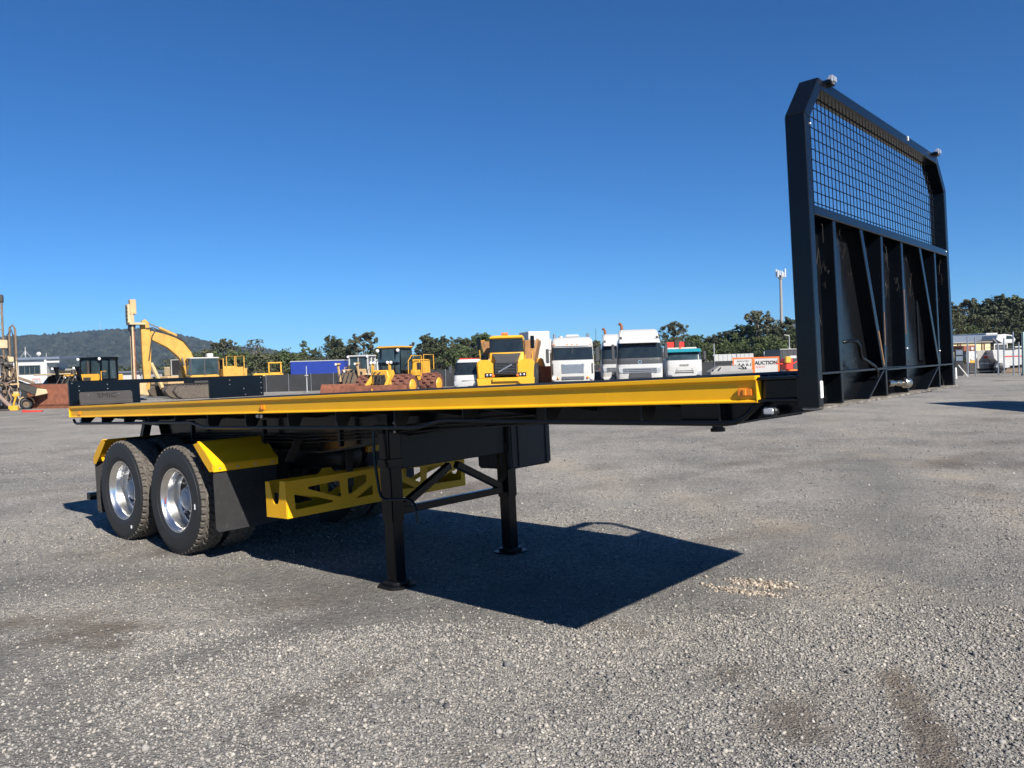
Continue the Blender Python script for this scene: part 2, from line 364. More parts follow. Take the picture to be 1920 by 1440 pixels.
    col = mix(1.0, col, ramp(noi(4.5, 8, .7).outputs[0], [(.30, (.84, .83, .82)), (.5, (1, 1, 1)), (.72, (1.14, 1.13, 1.11))]).outputs[0], 'MULTIPLY')
    big = ramp(noi(.55, 7, .65).outputs[0], [(.3, (.66, .665, .68)), (.52, (1, 1, 1)), (.75, (1.22, 1.17, 1.09))]).outputs[0]
    col = mix(1.0, col, big, 'MULTIPLY')
    big2 = ramp(noi(.11, 5, .6).outputs[0], [(.32, (.80, .80, .81)), (.62, (1.10, 1.085, 1.06))]).outputs[0]
    col = mix(1.0, col, big2, 'MULTIPLY')
    col = mix(1.0, col, (.96, .95, .915), 'MULTIPLY')
    l.new(col, p.inputs['Base Color'])
    # relief: stones stand proud
    def dome(v, amp):
        a = n.new('ShaderNodeMapRange'); a.inputs[1].default_value = 0; a.inputs[2].default_value = .65; a.inputs[3].default_value = amp; a.inputs[4].default_value = 0; l.new(v.outputs['Distance'], a.inputs[0]); return a.outputs[0]
    a1 = n.new('ShaderNodeMath'); a1.operation = 'ADD'; l.new(dome(v1, 1.0), a1.inputs[0]); l.new(dome(v2, .45), a1.inputs[1])
    a2 = n.new('ShaderNodeMath'); a2.operation = 'ADD'; l.new(a1.outputs[0], a2.inputs[0]); l.new(dome(v3, .9), a2.inputs[1])
    bp = n.new('ShaderNodeBump'); bp.inputs['Strength'].default_value = .75; bp.inputs['Distance'].default_value = .012; l.new(a2.outputs[0], bp.inputs['Height']); l.new(bp.outputs[0], p.inputs['Normal'])
    me.materials.append(m)
    o = link(bpy.data.objects.new('ground', me)); tag(o, 'grey crushed gravel yard with brown earth patches', None, kind='structure'); return o
make_ground()

# loose stones lying on the gravel (nobody could count them)
_cell = {}
def stone_mask(a, b, keep):
    q = .05 if b < 9 else .12; k = (round(a/q), round(b/q), keep)
    if k not in _cell: x, y = k[0]*q, k[1]*q; _cell[k] = (soilval(x, y)-.36)*keep+.62*laneval(x, y)+.25*noise.noise(Vector((x*1.1, y*1.1, 6.6)))
    return _cell[k]
def make_stones():
    rng = np.random.default_rng(11)
    t = (1+5**.5)/2
    ico_v = np.array([(-1,t,0),(1,t,0),(-1,-t,0),(1,-t,0),(0,-1,t),(0,1,t),(0,-1,-t),(0,1,-t),(t,0,-1),(t,0,1),(-t,0,-1),(-t,0,1)], float)/1.9
    ico_f = np.array([(0,11,5),(0,5,1),(0,1,7),(0,7,10),(0,10,11),(1,5,9),(5,11,4),(11,10,2),(10,7,6),(7,1,8),(3,9,4),(3,4,2),(3,2,6),(3,6,8),(3,8,9),(4,9,5),(2,4,11),(6,2,10),(8,6,7),(9,8,1)])
    oct_v = np.array([(1,0,0),(-1,0,0),(0,1,0),(0,-1,0),(0,0,1),(0,0,-1)], float); oct_f = np.array([(0,2,4),(2,1,4),(1,3,4),(3,0,4),(2,0,5),(1,2,5),(3,1,5),(0,3,5)])
    AV, AF, AI = [], [], []; off = 0
    def batch(N, d0, d1, bv, bf, rmed, rsig, keep, pos=None):
        nonlocal off
        if pos is None:
            D = np.sqrt(rng.uniform(d0*d0, d1*d1, N)); x = rng.uniform(-.70, .70, N)*D
            pos = np.stack([x, D], 1)
            sv = np.array([stone_mask(a, b, keep) for a, b in pos]); pos = pos[rng.uniform(0, 1, N) > np.clip(sv, 0, .95)]
        N = len(pos); h = np.array([heightval(a, b) for a, b in pos])
        r = np.clip(rmed*np.exp(rng.normal(0, rsig, N)), .003, .034)
        v = np.repeat(bv[None], N, 0)*(1+rng.normal(0, .16, (N, len(bv), 1)))
        v *= np.stack([rng.uniform(.8, 1.3, N), rng.uniform(.7, 1.0, N), rng.uniform(.42, .75, N)], 1)[:, None]
        tl = rng.normal(0, .3, N); c, s = np.cos(tl), np.sin(tl); v = np.stack([v[..., 0]*c[:, None]-v[..., 2]*s[:, None], v[..., 1], v[..., 0]*s[:, None]+v[..., 2]*c[:, None]], 2)
        a = rng.uniform(0, 2*PI, N); c, s = np.cos(a)[:, None], np.sin(a)[:, None]
        v = np.stack([v[..., 0]*c-v[..., 1]*s, v[..., 0]*s+v[..., 1]*c, v[..., 2]], 2)*r[:, None, None]
        v[..., 0] += pos[:, :1]; v[..., 1] += pos[:, 1:]; v[..., 2] += (h+r*.30)[:, None]
        f = bf[None]+(np.arange(N)*len(bv))[:, None, None]+off
        AV.append(v.reshape(-1, 3)); AF.append(f.reshape(-1, 3)); off += N*len(bv)
    batch(68000, 3.0, 5.4, ico_v, ico_f, .0054, .40, 1.5)
    batch(62000, 4.9, 9.5, oct_v, oct_f, .0062, .36, 1.5)
    batch(34000, 8.2, 20, oct_v, oct_f, .0082, .36, 1.2)
    n0 = sum(len(f) for f in AF)
    # pale stones of the patched pothole: two bands
    k = 700; u = rng.normal(0, 1, (k, 2)); b = rng.uniform(0, 1, k) < .55
    px = np.where(b, 1.86+u[:, 0]*.12, 1.70+u[:, 0]*.14); py = np.where(b, 6.15+u[:, 1]*.06-u[:, 0]*.05, 5.95+u[:, 1]*.055-u[:, 0]*.06)
    batch(k, 0, 0, ico_v, ico_f, .0085, .45, 0, np.stack([px, py], 1))
    V = np.concatenate(AV); F = np.concatenate(AF)
    me = bpy.data.meshes.new('loose_stones'); me.vertices.add(len(V)); me.vertices.foreach_set('co', V.ravel()); me.loops.add(len(F)*3); me.loops.foreach_set('vertex_index', F.ravel().astype(np.int32))
    me.polygons.add(len(F)); me.polygons.foreach_set('loop_start', np.arange(0, len(F)*3, 3, dtype=np.int32)); me.polygons.foreach_set('material_index', (np.arange(len(F)) >= n0).astype(np.int32)); me.update(calc_edges=True); me.validate()
    def stone(name, stops):
        m = bpy.data.materials.new(name); m.use_nodes = True; n = m.node_tree.nodes; l = m.node_tree.links; p = n['Principled BSDF']; p.inputs['Roughness'].default_value = .8
        g = n.new('ShaderNodeNewGeometry'); c = n.new('ShaderNodeValToRGB'); e = c.color_ramp.elements
        e[0].position, e[0].color = stops[0][0], (*stops[0][1], 1); e[1].position, e[1].color = stops[-1][0], (*stops[-1][1], 1)
        for ps, cl in stops[1:-1]:
            q = e.new(ps); q.color = (*cl, 1)
        l.new(g.outputs['Random Per Island'], c.inputs[0])
        nz = n.new('ShaderNodeTexNoise'); nz.inputs['Scale'].default_value = 150; tcn = n.new('ShaderNodeTexCoord'); l.new(tcn.outputs['Object'], nz.inputs['Vector'])
        mr = n.new('ShaderNodeMapRange'); mr.inputs[3].default_value = .75; mr.inputs[4].default_value = 1.25; l.new(nz.outputs[0], mr.inputs[0])
        sc = n.new('ShaderNodeVectorMath'); sc.operation = 'SCALE'; l.new(c.outputs[0], sc.inputs[0]); l.new(mr.outputs[0], sc.inputs['Scale']); l.new(sc.outputs[0], p.inputs['Base Color']); return m
    me.materials.append(stone('mixed_stone', [(0, (.070, .069, .070)), (.25, (.155, .151, .146)), (.5, (.235, .224, .209)), (.78, (.30, .278, .25)), (.97, (.35, .318, .275)), (1, (.47, .44, .39))]))
    me.materials.append(stone('pale_stone', [(0, (.09, .078, .066)), (.3, (.22, .18, .14)), (.7, (.36, .30, .235)), (1, (.48, .42, .34))]))
    tag(link(bpy.data.objects.new('loose_stones', me)), 'loose grey and tan stones scattered over the yard', 'stones', kind='stuff')
make_stones()

# ------------------------------------------------------------------ forested hill
RIDGE = [(-400, 668), (-220, 652), (-60, 640), (27, 633.5), (72, 633), (101, 631), (135, 627.6), (180, 624), (217, 621), (250, 620), (290, 621), (317, 625), (345, 633), (378, 640), (397, 645), (453, 654), (503, 658), (537, 664), (600, 672), (700, 679), (800, 683)]
def hor(u): return 709.2-.0299*u
HD = 1900.0
RX = [((u-960)/FPX*HD, EYE+(hor(u)-y)*HD/FPX) for u, y in RIDGE]
def ridge_h(x):
    if x <= RX[0][0] or x >= RX[-1][0]: return 0
    for (a, ha), (b, hb) in zip(RX, RX[1:]):
        if a <= x <= b:
            t = (x-a)/(b-a); return ha+(hb-ha)*t
def hill_z(x, y):
    t = (y-1150)/(HD-1150)
    s = max(0, min(1, t)); s = s*s*(3-2*s)
    if t > 1: s = max(0, 1-(t-1)*.9)
    xx = x*HD/max(y, 600) if t < 1 else x
    h = ridge_h(xx)*s
    return max(-2, h-7*(h > 5)+(noise.fractal(Vector((x*.004, y*.004, 3)), 1, 2, 4)*16*s*(1-s)*2.4 if h > 2 else 0))
def make_hill():
    nx, ny = 130, 44; V = []; F = []
    for j in range(ny):
        y = 1100+j*(2500-1100)/(ny-1)
        for i in range(nx):
            x = -1950+i*2300/(nx-1); V.append((x, y, hill_z(x, y)))
    for j in range(ny-1):
        for i in range(nx-1): F.append((j*nx+i, j*nx+i+1, (j+1)*nx+i+1, (j+1)*nx+i))
    me = bpy.data.meshes.new('hill'); me.from_pydata(V, [], F); me.polygons.foreach_set('use_smooth', [True]*len(F))
    me.materials.append(mat('hill_undergrowth', (.032, .036, .025), .9, var=.3, scale=.02))
    tag(link(bpy.data.objects.new('hill', me)), 'long low hill behind the yard', kind='structure')
    rng = random.Random(5); b = bmesh.new(); bmesh.ops.create_icosphere(b, subdivisions=1, radius=1); bv = [v.co.copy() for v in b.verts]; bf = [[v.index for v in f.verts] for f in b.faces]; b.free()
    V = []; F = []; n = 0
    while n < 9500:
        y = 1180+1.02*(HD-1150)*rng.random()**.8; x = rng.uniform(-1500, -330)*y/HD
        z = hill_z(x, y)
        if z < 4 and rng.random() > .5: continue
        r = rng.uniform(4, 8.5); o = len(V); q = rng.uniform(.8, 1.35)
        for v in bv:
            k = 1+.28*noise.noise(v*1.7+Vector((x, y, z))); V.append((x+v.x*r*k, y+v.y*r*k, z+r*.35+v.z*r*k*q))
        F += [tuple(i+o for i in f) for f in bf]; n += 1
    me = bpy.data.meshes.new('hill_forest'); me.from_pydata(V, [], F)
    me.materials.append(mat('far_forest', (.027, .031, .022), .9, var=.35, scale=.03, island=.45, spec=.1))
    tag(link(bpy.data.objects.new('hill_forest', me)), 'dark gum forest covering the far hill', 'forest', kind='stuff')
make_hill()
t = thing('radio_mast', 'thin radio mast standing on top of the far hill', 'mast', ((193-960)/FPX*HD, HD, 78))
B().bar((0, 0, 0), (0, 0, 50), .8, .8).build('pole', M['grey_steel'], t); B().bar((-2, 0, 30), (2, 0, 30), .5, .5).build('cross_arm', M['grey_steel'], t)

# ------------------------------------------------------------------ trees
def tree_proto(seed, h, w, base, style, leafcount, leaf, lm):
    """trunk + crown meshes: crown made of many leaf-sized faces in clumps at the branch ends"""
    rng = random.Random(seed); tb = B(); tips = []
    lean = Vector((rng.uniform(-.06, .06), rng.uniform(-.06, .06), 1))
    pts = [Vector((0, 0, -.3))]; k = 6
    for i in range(1, k+1):
        pts.append(Vector((lean.x*h*i/k*.8+rng.uniform(-.02, .02)*h, lean.y*h*i/k*.8+rng.uniform(-.02, .02)*h, h*.82*i/k)))
    r0 = h*.020+.04
    tb.tube(pts, [r0*(1-.85*i/k) for i in range(k+1)], 7)
    nb = {'dense': 16, 'open': 11, 'sparse': 11}[style]
    for i in range(nb):
        f = base+(1-base)*(i+.5)/nb; z = h*.80*f; j = min(k-1, int(f*k)); s = pts[j].lerp(pts[j+1], f*k-j) if j+1 <= k else pts[k]
        az = i*2.4+rng.uniform(-.4, .4); ln = w*.5*rng.uniform(.65, 1.05)*(1-.55*max(0, f-.45)/.55)
        e = s+Vector((math.cos(az)*ln, math.sin(az)*ln, ln*rng.uniform(.45, .95)))
        mid = s.lerp(e, .5)+Vector((0, 0, -ln*.08)); tb.tube([s, mid, e], [r0*.42*(1-f*.5), r0*.26, r0*.08], 5)
        tips.append((e, ln)); tips.append((s.lerp(e, .62)+Vector((rng.uniform(-.3, .3)*ln, rng.uniform(-.3, .3)*ln, ln*.12)), ln*.8))
        for q in range(2):
            e2 = mid+Vector((rng.uniform(-.6, .6)*ln, rng.uniform(-.6, .6)*ln, rng.uniform(.25, .7)*ln)); tb.tube([mid, e2], [r0*.16, r0*.05], 4); tips.append((e2, ln*.8))
    tips.append((pts[-1]+Vector((0, 0, h*.08)), w*.3)); tips.append((pts[-1], w*.33))
    V = []; F = []; ntip = len(tips); zmax = max(e.z for e, _ in tips)
    spread = {'dense': .40, 'open': .30, 'sparse': .25}[style]
    # every tip is a few sub-clumps, each a loose ball of leaf faces
    subs = []
    for e, ln in tips:
        for q in range({'dense': 4, 'open': 3, 'sparse': 2}[style]):
            d = Vector((rng.gauss(0, 1), rng.gauss(0, 1), rng.gauss(0, .8))).normalized()*max(.25, ln*spread)*rng.uniform(.2, 1.2)
            subs.append((e+d, max(.22, ln*spread*rng.uniform(.45, .8))))
    for i in range(leafcount):
        c, r = subs[i % len(subs)]
        d = Vector((rng.gauss(0, 1), rng.gauss(0, 1), rng.gauss(0, 1))).normalized()*r*rng.random()**.45
        d.z *= .72; p = c+d; s = leaf*rng.uniform(.55, 1.35)
        n_ = (d.normalized()+Vector((rng.uniform(-.8, .8), rng.uniform(-.8, .8), rng.uniform(-.3, 1.0)))).normalized(); a = n_.orthogonal().normalized(); a.rotate(Matrix.Rotation(rng.uniform(0, 6.28), 3, n_)); bb = n_.cross(a); o = len(V)
        V += [p-a*s*.5, p+bb*s*.32+n_*s*.12, p+a*s*.5, p-bb*s*.32+n_*s*.10]; F.append((o, o+1, o+2, o+3))
    me = bpy.data.meshes.new('crown'); me.from_pydata([tuple(v) for v in V], [], F); me.materials.append(lm)
    tm = tb.mesh('trunk', 0, 40); tm.materials.append(M['bark'])
    return tm, me, h
TP = {}
specs = [('d0', 9, 6.5, .30, 'dense', 5200, .34, 0), ('d1', 9, 7.2, .22, 'dense', 5600, .34, 1), ('d2', 9, 5.6, .32, 'dense', 4800, .32, 0), ('d3', 9, 7.0, .18, 'dense', 5600, .36, 3),
         ('o0', 9, 6.2, .45, 'open', 3000, .32, 2), ('o1', 9, 5.2, .40, 'open', 2700, .32, 1), ('o2', 9, 6.8, .5, 'open', 3200, .34, 2), ('s0', 9, 5.4, .40, 'sparse', 650, .30, 2), ('s1', 9, 4.0, .45, 'sparse', 900, .34, 3),
         ('b0', 4, 5.6, .02, 'dense', 3600, .30, 3), ('b1', 4, 5.2, .02, 'dense', 3400, .30, 1), ('b2', 4, 6.0, .02, 'dense', 3600, .30, 2)]
for i, (k, h, w, b, st, n_, lf, lm) in enumerate(specs): TP[k] = tree_proto(100+i, h, w, b, st, n_, lf, LEAF[lm])
NT = 0
ORD = ['first', 'second', 'third', 'fourth', 'fifth', 'sixth', 'seventh', 'eighth', 'ninth', 'tenth', 'eleventh', 'twelfth']
def belt(rows, fmt, group, D, name='gum_tree', cat='tree'):
    for i, r in enumerate(sorted(rows)): tree(r[0], r[1], D(r[0]), r[2], fmt % ORD[i], name, group, r[3] if len(r) > 3 else 1.0, cat)
def tree(u, top, D, key, label, name='gum_tree', group=None, wide=1.0, cat='tree'):
    """a tree standing at distance D in the photo column u whose top reaches row `top`"""
    global NT; NT += 1
    tm, cm, h = TP[key]; H = EYE+(hor(u)-top)*D/FPX; s = H/(h*1.0)
    t = thing(name, label, cat, G(u, D), NT*1.37, group); t.scale = (s*wide, s*wide, s)
    link(bpy.data.objects.new('trunk', tm), t); link(bpy.data.objects.new('crown', cm), t); return t
# left group behind the excavator
tree(424, 631, 120, 'o2', 'broad grey-green gum tree behind the excavator cab', wide=1.15)
tree(385, 655, 122, 'd1', 'low dark tree just left of the broad gum behind the excavator')
tree(481, 626, 118, 's0', 'thin almost leafless tree with open branches right of the excavator', wide=1.15)
belt(((352, 672, 'b2'), (452, 664, 'b0'), (505, 668, 'b1'), (535, 664, 'b0'), (478, 676, 'b2'), (555, 672, 'b1'), (402, 668, 'b0')), '%s green scrub bush from the left between excavator and blue box', 'scrub behind the excavator', lambda u: 112, 'scrub_bush', 'bush')
tree(572, 631, 115, 's1', 'slim young tree with tufted top above the blue container', wide=.9)
tree(590, 650, 124, 'd2', 'dark tree at the left shoulder of the big gum pair', wide=.9)
tree(632, 629, 118, 'd0', 'round dark gum left of the tallest gum, above the old dozer', wide=1.0)
tree(682, 617, 116, 'o0', 'tall spreading gum tree behind the old dozer and compactor', wide=1.2)
tree(655, 645, 120, 'd1', 'low leafy gum filling the gap behind the old white-cab dozer')
tree(715, 650, 122, 'd3', 'bushy dark gum half hidden behind the yellow compactor cab')
tree(800, 622, 115, 'd2', 'rounded tall gum at the left end of the belt, right of the compactor', wide=1.1)
belt(((828, 630, 'd0', 1), (852, 627, 'o1', 1.15), (874, 634, 'd1', .9), (908, 622, 'd3', 1), (945, 636, 'd2', 1), (982, 626, 'o2', .9), (838, 650, 'd3', 1), (815, 655, 'b1', 1), (862, 655, 'b0', 1), (890, 650, 'd0', 1)), '%s dark gum from the left in the belt behind the yellow dump truck', 'tree belt behind the dump truck', lambda u: 113+(u % 7))
belt(((1020, 648, 'd0'), (1040, 640, 'd2'), (1122, 638, 'd1'), (1140, 645, 'd3'), (1075, 648, 'd0')), '%s low gum from the left showing between the white trucks', 'gums between the white trucks', lambda u: 122)
tree(1268, 598, 118, 'o2', 'lone tall gum with open umbrella crown above the teal-roofed truck', wide=1.0)
tree(1262, 632, 114, 'd1', 'dense low tree under the lone umbrella gum')
belt(((1305, 626, 'd3', 1.1), (1330, 632, 'd1', 1), (1347, 622, 'd0', 1.1), (1372, 614, 'd2', 1.2), (1398, 606, 'd3', 1.1), (1320, 648, 'b1', 1), (1360, 645, 'b0', 1), (1392, 640, 'd1', 1)), '%s dense tree from the left in the belt left of the phone tower', 'tree belt left of the phone tower', lambda u: 110+(u % 9))
tree(1428, 574, 112, 'o0', 'tallest gum of the belt beside the phone tower', wide=1.15)
tree(1448, 604, 116, 'd0', 'dense gum right against the phone tower pole', wide=1.1)
tree(1452, 640, 108, 'b0', 'bright green bush in front of the phone tower foot', 'scrub_bush', cat='bush')
tree(1485, 590, 116, 'd2', 'gum between the phone tower and the black headboard', wide=1.1)
belt(((1425, 630, 'd3'), (1475, 630, 'd1'), (1500, 620, 'd3')), '%s low gum from the left at the foot of the phone tower', 'low gums at the phone tower', lambda u: 109)
tree(1805, 554, 105, 'o0', 'gum tree just right of the black headboard', wide=1.05)
tree(1858, 554, 103, 'd0', 'big round gum above the white-ended container', wide=1.15)
tree(1898, 552, 104, 'd3', 'broad gum at the right edge above the white truck', wide=1.15)
belt(((1780, 575, 'd1'), (1830, 590, 'd1'), (1880, 580, 'd2'), (1925, 562, 'd0'), (1815, 605, 'd3'), (1862, 610, 'd3'), (1905, 608, 'd1'), (1945, 585, 'd2')), '%s dark gum from the headboard in the belt behind the right sheds', 'thick belt behind the right sheds', lambda u: 99)

# ------------------------------------------------------------------ the flatbed trailer (local: X forward, Y away from the viewer, Z up; deck top at HZ)
TA, TQ = 0.7182, 0.0309; HZ = 1.654; W = 2.48; XR = -8.528; XA, XB = -7.384, -6.204
ex = Vector((math.cos(TQ)*math.cos(TA), -math.cos(TQ)*math.sin(TA), math.sin(TQ))); ey = Vector((math.sin(TA), math.cos(TA), 0)); ez = ex.cross(ey)
T = thing('flatbed_trailer', 'black and yellow flatbed semi trailer with tall mesh headboard standing on its landing legs', 'trailer')
o0 = Vector((1.3606, 3.5883, 1.6537))-ez*HZ
m = Matrix.Identity(4)
for i in range(3): m[i][0], m[i][1], m[i][2], m[i][3] = ex[i], ey[i], ez[i], o0[i]
T.matrix_world = m
def P(b, name, mt, bev=.004, smooth=0, par=None, label=None, seg=1):
    o = b.build(name, M[mt] if isinstance(mt, str) else mt, par or T, bev, smooth, seg, loc=None if par else (0, 0, HZ))
    if label: o['label'] = label
    return o
def zg(x): return -(1.6537+x*math.sin(TQ))      # ground below deck level
# deck and side rails
deck = P(B().box(XR+.02, -.09, .055, W-.055, -.035, -.006), 'deck', 'deck', 0)
bars = B()
for i in range(40):
    for j in range(4): bars.bar((-1.1+i*.025, .09+j*.11+(i % 2)*.055, -.005), (-1.085+i*.025, .12+j*.11+(i % 2)*.055, -.005), .008, .004)
o = P(bars, 'tread_bars', 'deck', 0, par=None); o['kind'] = 'stuff'
prof = [(0, 0), (0, -.020), (.003, -.024), (.013, -.026), (.0145, -.030), (.0145, -.109), (.012, -.114), (.004, -.116), (0, -.119), (0, -.127), (.052, -.127), (.052, 0)]
for side in (0, 1):
    pr = prof if side == 0 else [(W-y, min(z, -.009)) for y, z in prof]
    r = P(B().prism(pr, 'x', XR, -.294), 'side_rail', 'yellow', .0015, label='yellow steel side rail on the near side' if side == 0 else 'yellow steel side rail on the far side')
    y0, y1 = (-.001, .05) if side == 0 else (W-.05, W+.001)
    for x in (-.294, XR-.006): P(B().box(x, x+.007, y0, y1, -.128, -.022), 'end_plate', 'yellow', .001, par=r)
    if side == 0:
        for x in (-1.15, -2.35, -3.55, -4.75, -5.95, -7.15): P(B().box(x-.002, x+.002, .0141, .018, -.105, -.030), 'weld_seam', 'yellow', 0, par=r)
# black front channel between side rail and headboard
for s in (0, 1):
    f = (lambda y: y) if s == 0 else (lambda y: W-y)
    pr = [(f(0), -.008), (f(0), -.022), (f(.045), -.026), (f(.045), -.110), (f(0), -.113), (f(0), -.124), (f(.07), -.124), (f(.07), -.008)]
    P(B().prism(pr, 'x', -.286, -.088), 'front_channel', 'black', .002)
    P(B().box(-.10, -.088, min(f(0), f(.05)), max(f(0), f(.05)), -.150, -.008), 'gusset_plate', 'black', .002)
# tie rail and its brackets
path = [(-8.50, -.150), (-8.47, -.185), (-8.42, -.197), (-5.80, -.196), (-5.74, -.203), (-5.56, -.238), (-5.50, -.245), (-2.74, -.247), (-2.66, -.240), (-2.48, -.204), (-2.41, -.198), (-1.57, -.213), (-.47, -.226), (-.42, -.220), (-.37, -.195), (-.315, -.145), (-.29, -.125)]
for s in (0, 1):
    P(B().tube([(x, .035 if s == 0 else W-.035, z) for x, z in path], .0145, 10), 'tie_rail', 'black', 0, 50)
def pz(x):
    for (a, za), (b_, zb) in zip(path, path[1:]):
        if a <= x <= b_: return za+(zb-za)*(x-a)/(b_-a)
    return -.2
BX = [-8.27, -7.72, -7.17, -6.62, -6.07, -5.46, -4.83, -4.20, -3.58, -2.92, -2.26, -1.59, -.945, -.50]
for x in BX:
    for s in (0, 1):
        f = (lambda y: y) if s == 0 else (lambda y: W-y); z = pz(x)
        P(B().prism([(f(.028), -.128), (f(.028), z+.01), (f(.05), z-.005), (f(.13), z+.01), (f(.19), -.128)], 'x', x-.005, x+.005), 'rail_bracket', 'chassis', .001)
    P(B().prism([(.19, -.036), (.19, -.135), (.72, -.21), (W-.72, -.21), (W-.19, -.135), (W-.19, -.036)], 'x', x-.03, x+.03), 'cross_member', 'chassis', 0)
P(B().box(XR+.05, -.3, .13, .145, -.125, -.037), 'edge_beam', 'chassis', 0); P(B().box(XR+.05, -.3, W-.145, W-.13, -.125, -.037), 'edge_beam', 'chassis', 0)
# chassis rails
for yc in (.78, W-.78):
    top = -.037
    pl = [(-8.35, -.24), (-7.85, -.27), (-7.75, -.50), (-4.75, -.52), (-4.2, -.46), (-3.45, -.34), (-2.7, -.27), (-.75, -.235), (-.75, top), (-8.35, top)]
    c = P(B().prism(pl, 'y', yc-.008, yc+.008), 'chassis_rail', 'black', 0)
    fl = B()
    low = pl[:8]
    for p, q in zip(low, low[1:]): fl.bar((p[0], yc, p[1]), (q[0], yc, q[1]), .15, .016)
    P(fl, 'lower_flange', 'chassis', 0, par=c)
P(B().box(-.128, -.089, .06, W-.06, -.150, -.037), 'front_cross_beam', 'chassis', .003)
# coupler skid plate and king pin
P(B().prism([(-2.05, -.24), (-1.9, -.262), (-.68, -.262), (-.13, -.182), (-.13, -.13), (-2.05, -.13)], 'y', .50, W-.50), 'skid_plate', 'chassis', .006)
P(B().lathe([(0, -.25), (.055, -.25), (.055, -.29), (.036, -.30), (.036, -.344), (.047, -.346), (.047, -.368), (0, -.368)], (-1.13, 1.24, 0), (0, 0, 1), 16), 'king_pin', 'chassis', 0, 40)
for s in (.10, W-.10): P(B().prism([(-.75, -.128), (-.12, -.128), (-.12, -.19), (-.30, -.215), (-.75, -.24)], 'y', s-.005, s+.005), 'front_outrigger', 'black', .002)

P(B().prism([(-.44, -.236), (-.096, -.180), (-.096, -.172), (-.44, -.226)], 'y', .085, W-.085), 'front_apron', 'apron', .001)
# headboard
H = P(B().box(-.088, -.0765, .03, W-.03, -.164, .715), 'headboard', 'black_web', 0, label='tall black steel headboard with mesh window')
def frame_ring(ins):
    k = ins*.41
    return [(ins, -.155), (ins, 1.163-k), (.193+k, 1.362-ins), (W-.193-k, 1.362-ins), (W-ins, 1.163-k), (W-ins, -.155)]
ou, inn = frame_ring(0), frame_ring(.055)
HP = []
names = ['post', 'corner_rail', 'top_rail', 'corner_rail', 'post']
for i in range(5):
    q = [ou[i], ou[i+1], inn[i+1], inn[i]]
    HP.append(P(B().prism(q, 'x', -.092, .0), names[i], 'black', .0035, par=H))
P(B().box(-.090, .002, .05, W-.05, .712, .755), 'middle_rail', 'black', .004, par=H)
for i, z in enumerate(np.arange(.80, 1.31, .0505)):
    e = max(0, (z-1.14)*1.0); P(B().cyl((-.062, .045+e*.95, z), (-.062, W-.045-e*.95, z), .0026, 5), 'mesh_wire', 'wire', 0, par=H)
for y in np.arange(.085, W-.07, .0515):
    e = max(0, .20-y, y-(W-.20)); P(B().cyl((-.0665, y, .745), (-.0665, y, 1.315-e*1.0), .0026, 5), 'mesh_wire', 'wire', 0, par=H)
def rib(y0, z0, y1, z1, w=.032, x0=-.078, x1=-.004, name='rib'):
    return P(B().prism([(y0-w/2, z0), (y1-w/2, z1), (y1+w/2, z1), (y0+w/2, z0)], 'x', x0, x1), name, 'black', .003, par=H)
for a in ((.315, .712, .318, 0, .036), (.70, .712, .970, 0, .046), (1.035, .712, 1.0, 0, .034), (1.405, .712, 1.395, 0, .034), (1.785, .712, 2.110, -.01, .044), (2.13, .712, 2.125, -.01, .034)): rib(*a)
for y0, z0, y1, z1 in ((.345, .70, .348, .02), (1.065, .70, 1.03, .02), (1.435, .70, 1.425, .02)): rib(y0, z0, y1, z1, .008, -.078, -.035, 'flange')
def reflection_strip(y0, z0, y1, z1, w=.016): P(B().prism([(y0-w/2, z0), (y1-w/2, z1), (y1+w/2, z1), (y0+w/2, z0)], 'x', -.004, -.0025), 'painted_reflection', 'brownreflect', 0, par=H)  # thin brown strips on the ribs: a reflection put into colour
reflection_strip(.900, .195, .968, .015, .020); reflection_strip(1.012, .30, 1.004, .12, .008); reflection_strip(1.400, .44, 1.397, .18, .009)
# folded panels behind the ribs
for y in (.12, .50, 1.22, 1.62, 1.95, 2.3): P(B().box(-.077, -.062, y-.05, y+.05, .02, .66), 'fold', 'black_web', .006, par=H)
P(B().box(-.078, .001, .05, 1.0, -.010, .001), 'ledge', 'black', .001, par=H); P(B().box(-.078, -.001, 1.0, W-.05, -.016, -.006), 'ledge', 'black', .001, par=H)
for y in (.318, 1.0, 1.395, 2.105): rib(y, -.005, y, -.152, .026, name='stub_rib')
rib(.965, -.012, .70, -.152, .030, name='brace'); rib(2.095, -.018, 1.80, -.152, .030, name='brace')
P(B().box(-.078, .016, .004, W-.004, -.165, -.154), 'bottom_ledge', mat('dusty_ledge', (.06, .056, .05), .7, var=.3, scale=9, dust=.75, dustcol=(.36, .32, .27)), .001, par=H)
for y0, y1 in ((.10, .21), (.40, .50), (1.06, 1.13), (1.42, 1.52), (2.13, 2.2)): P(B().box(-.077, -.064, y0, y1, -.15, -.045), 'backing_plate', 'black_web', .003, par=H)
for y in (.012, W+.002): P(B().box(.0005, .006, y, y+.030, -.115, -.036), 'reflector', 'reflector', .004, par=H, seg=2)
P(B().tube([(-.03, .435, .138), (-.005, .46, .143), (.002, .53, .140), (.004, .565, .115), (.002, .58, .075), (.0, .60, .058), (.0, .70, .035), (.0, .80, .010), (-.002, .845, -.02), (-.01, .855, -.045)], .0085, 8), 'hose_hook', 'black', 0, 50, par=H)
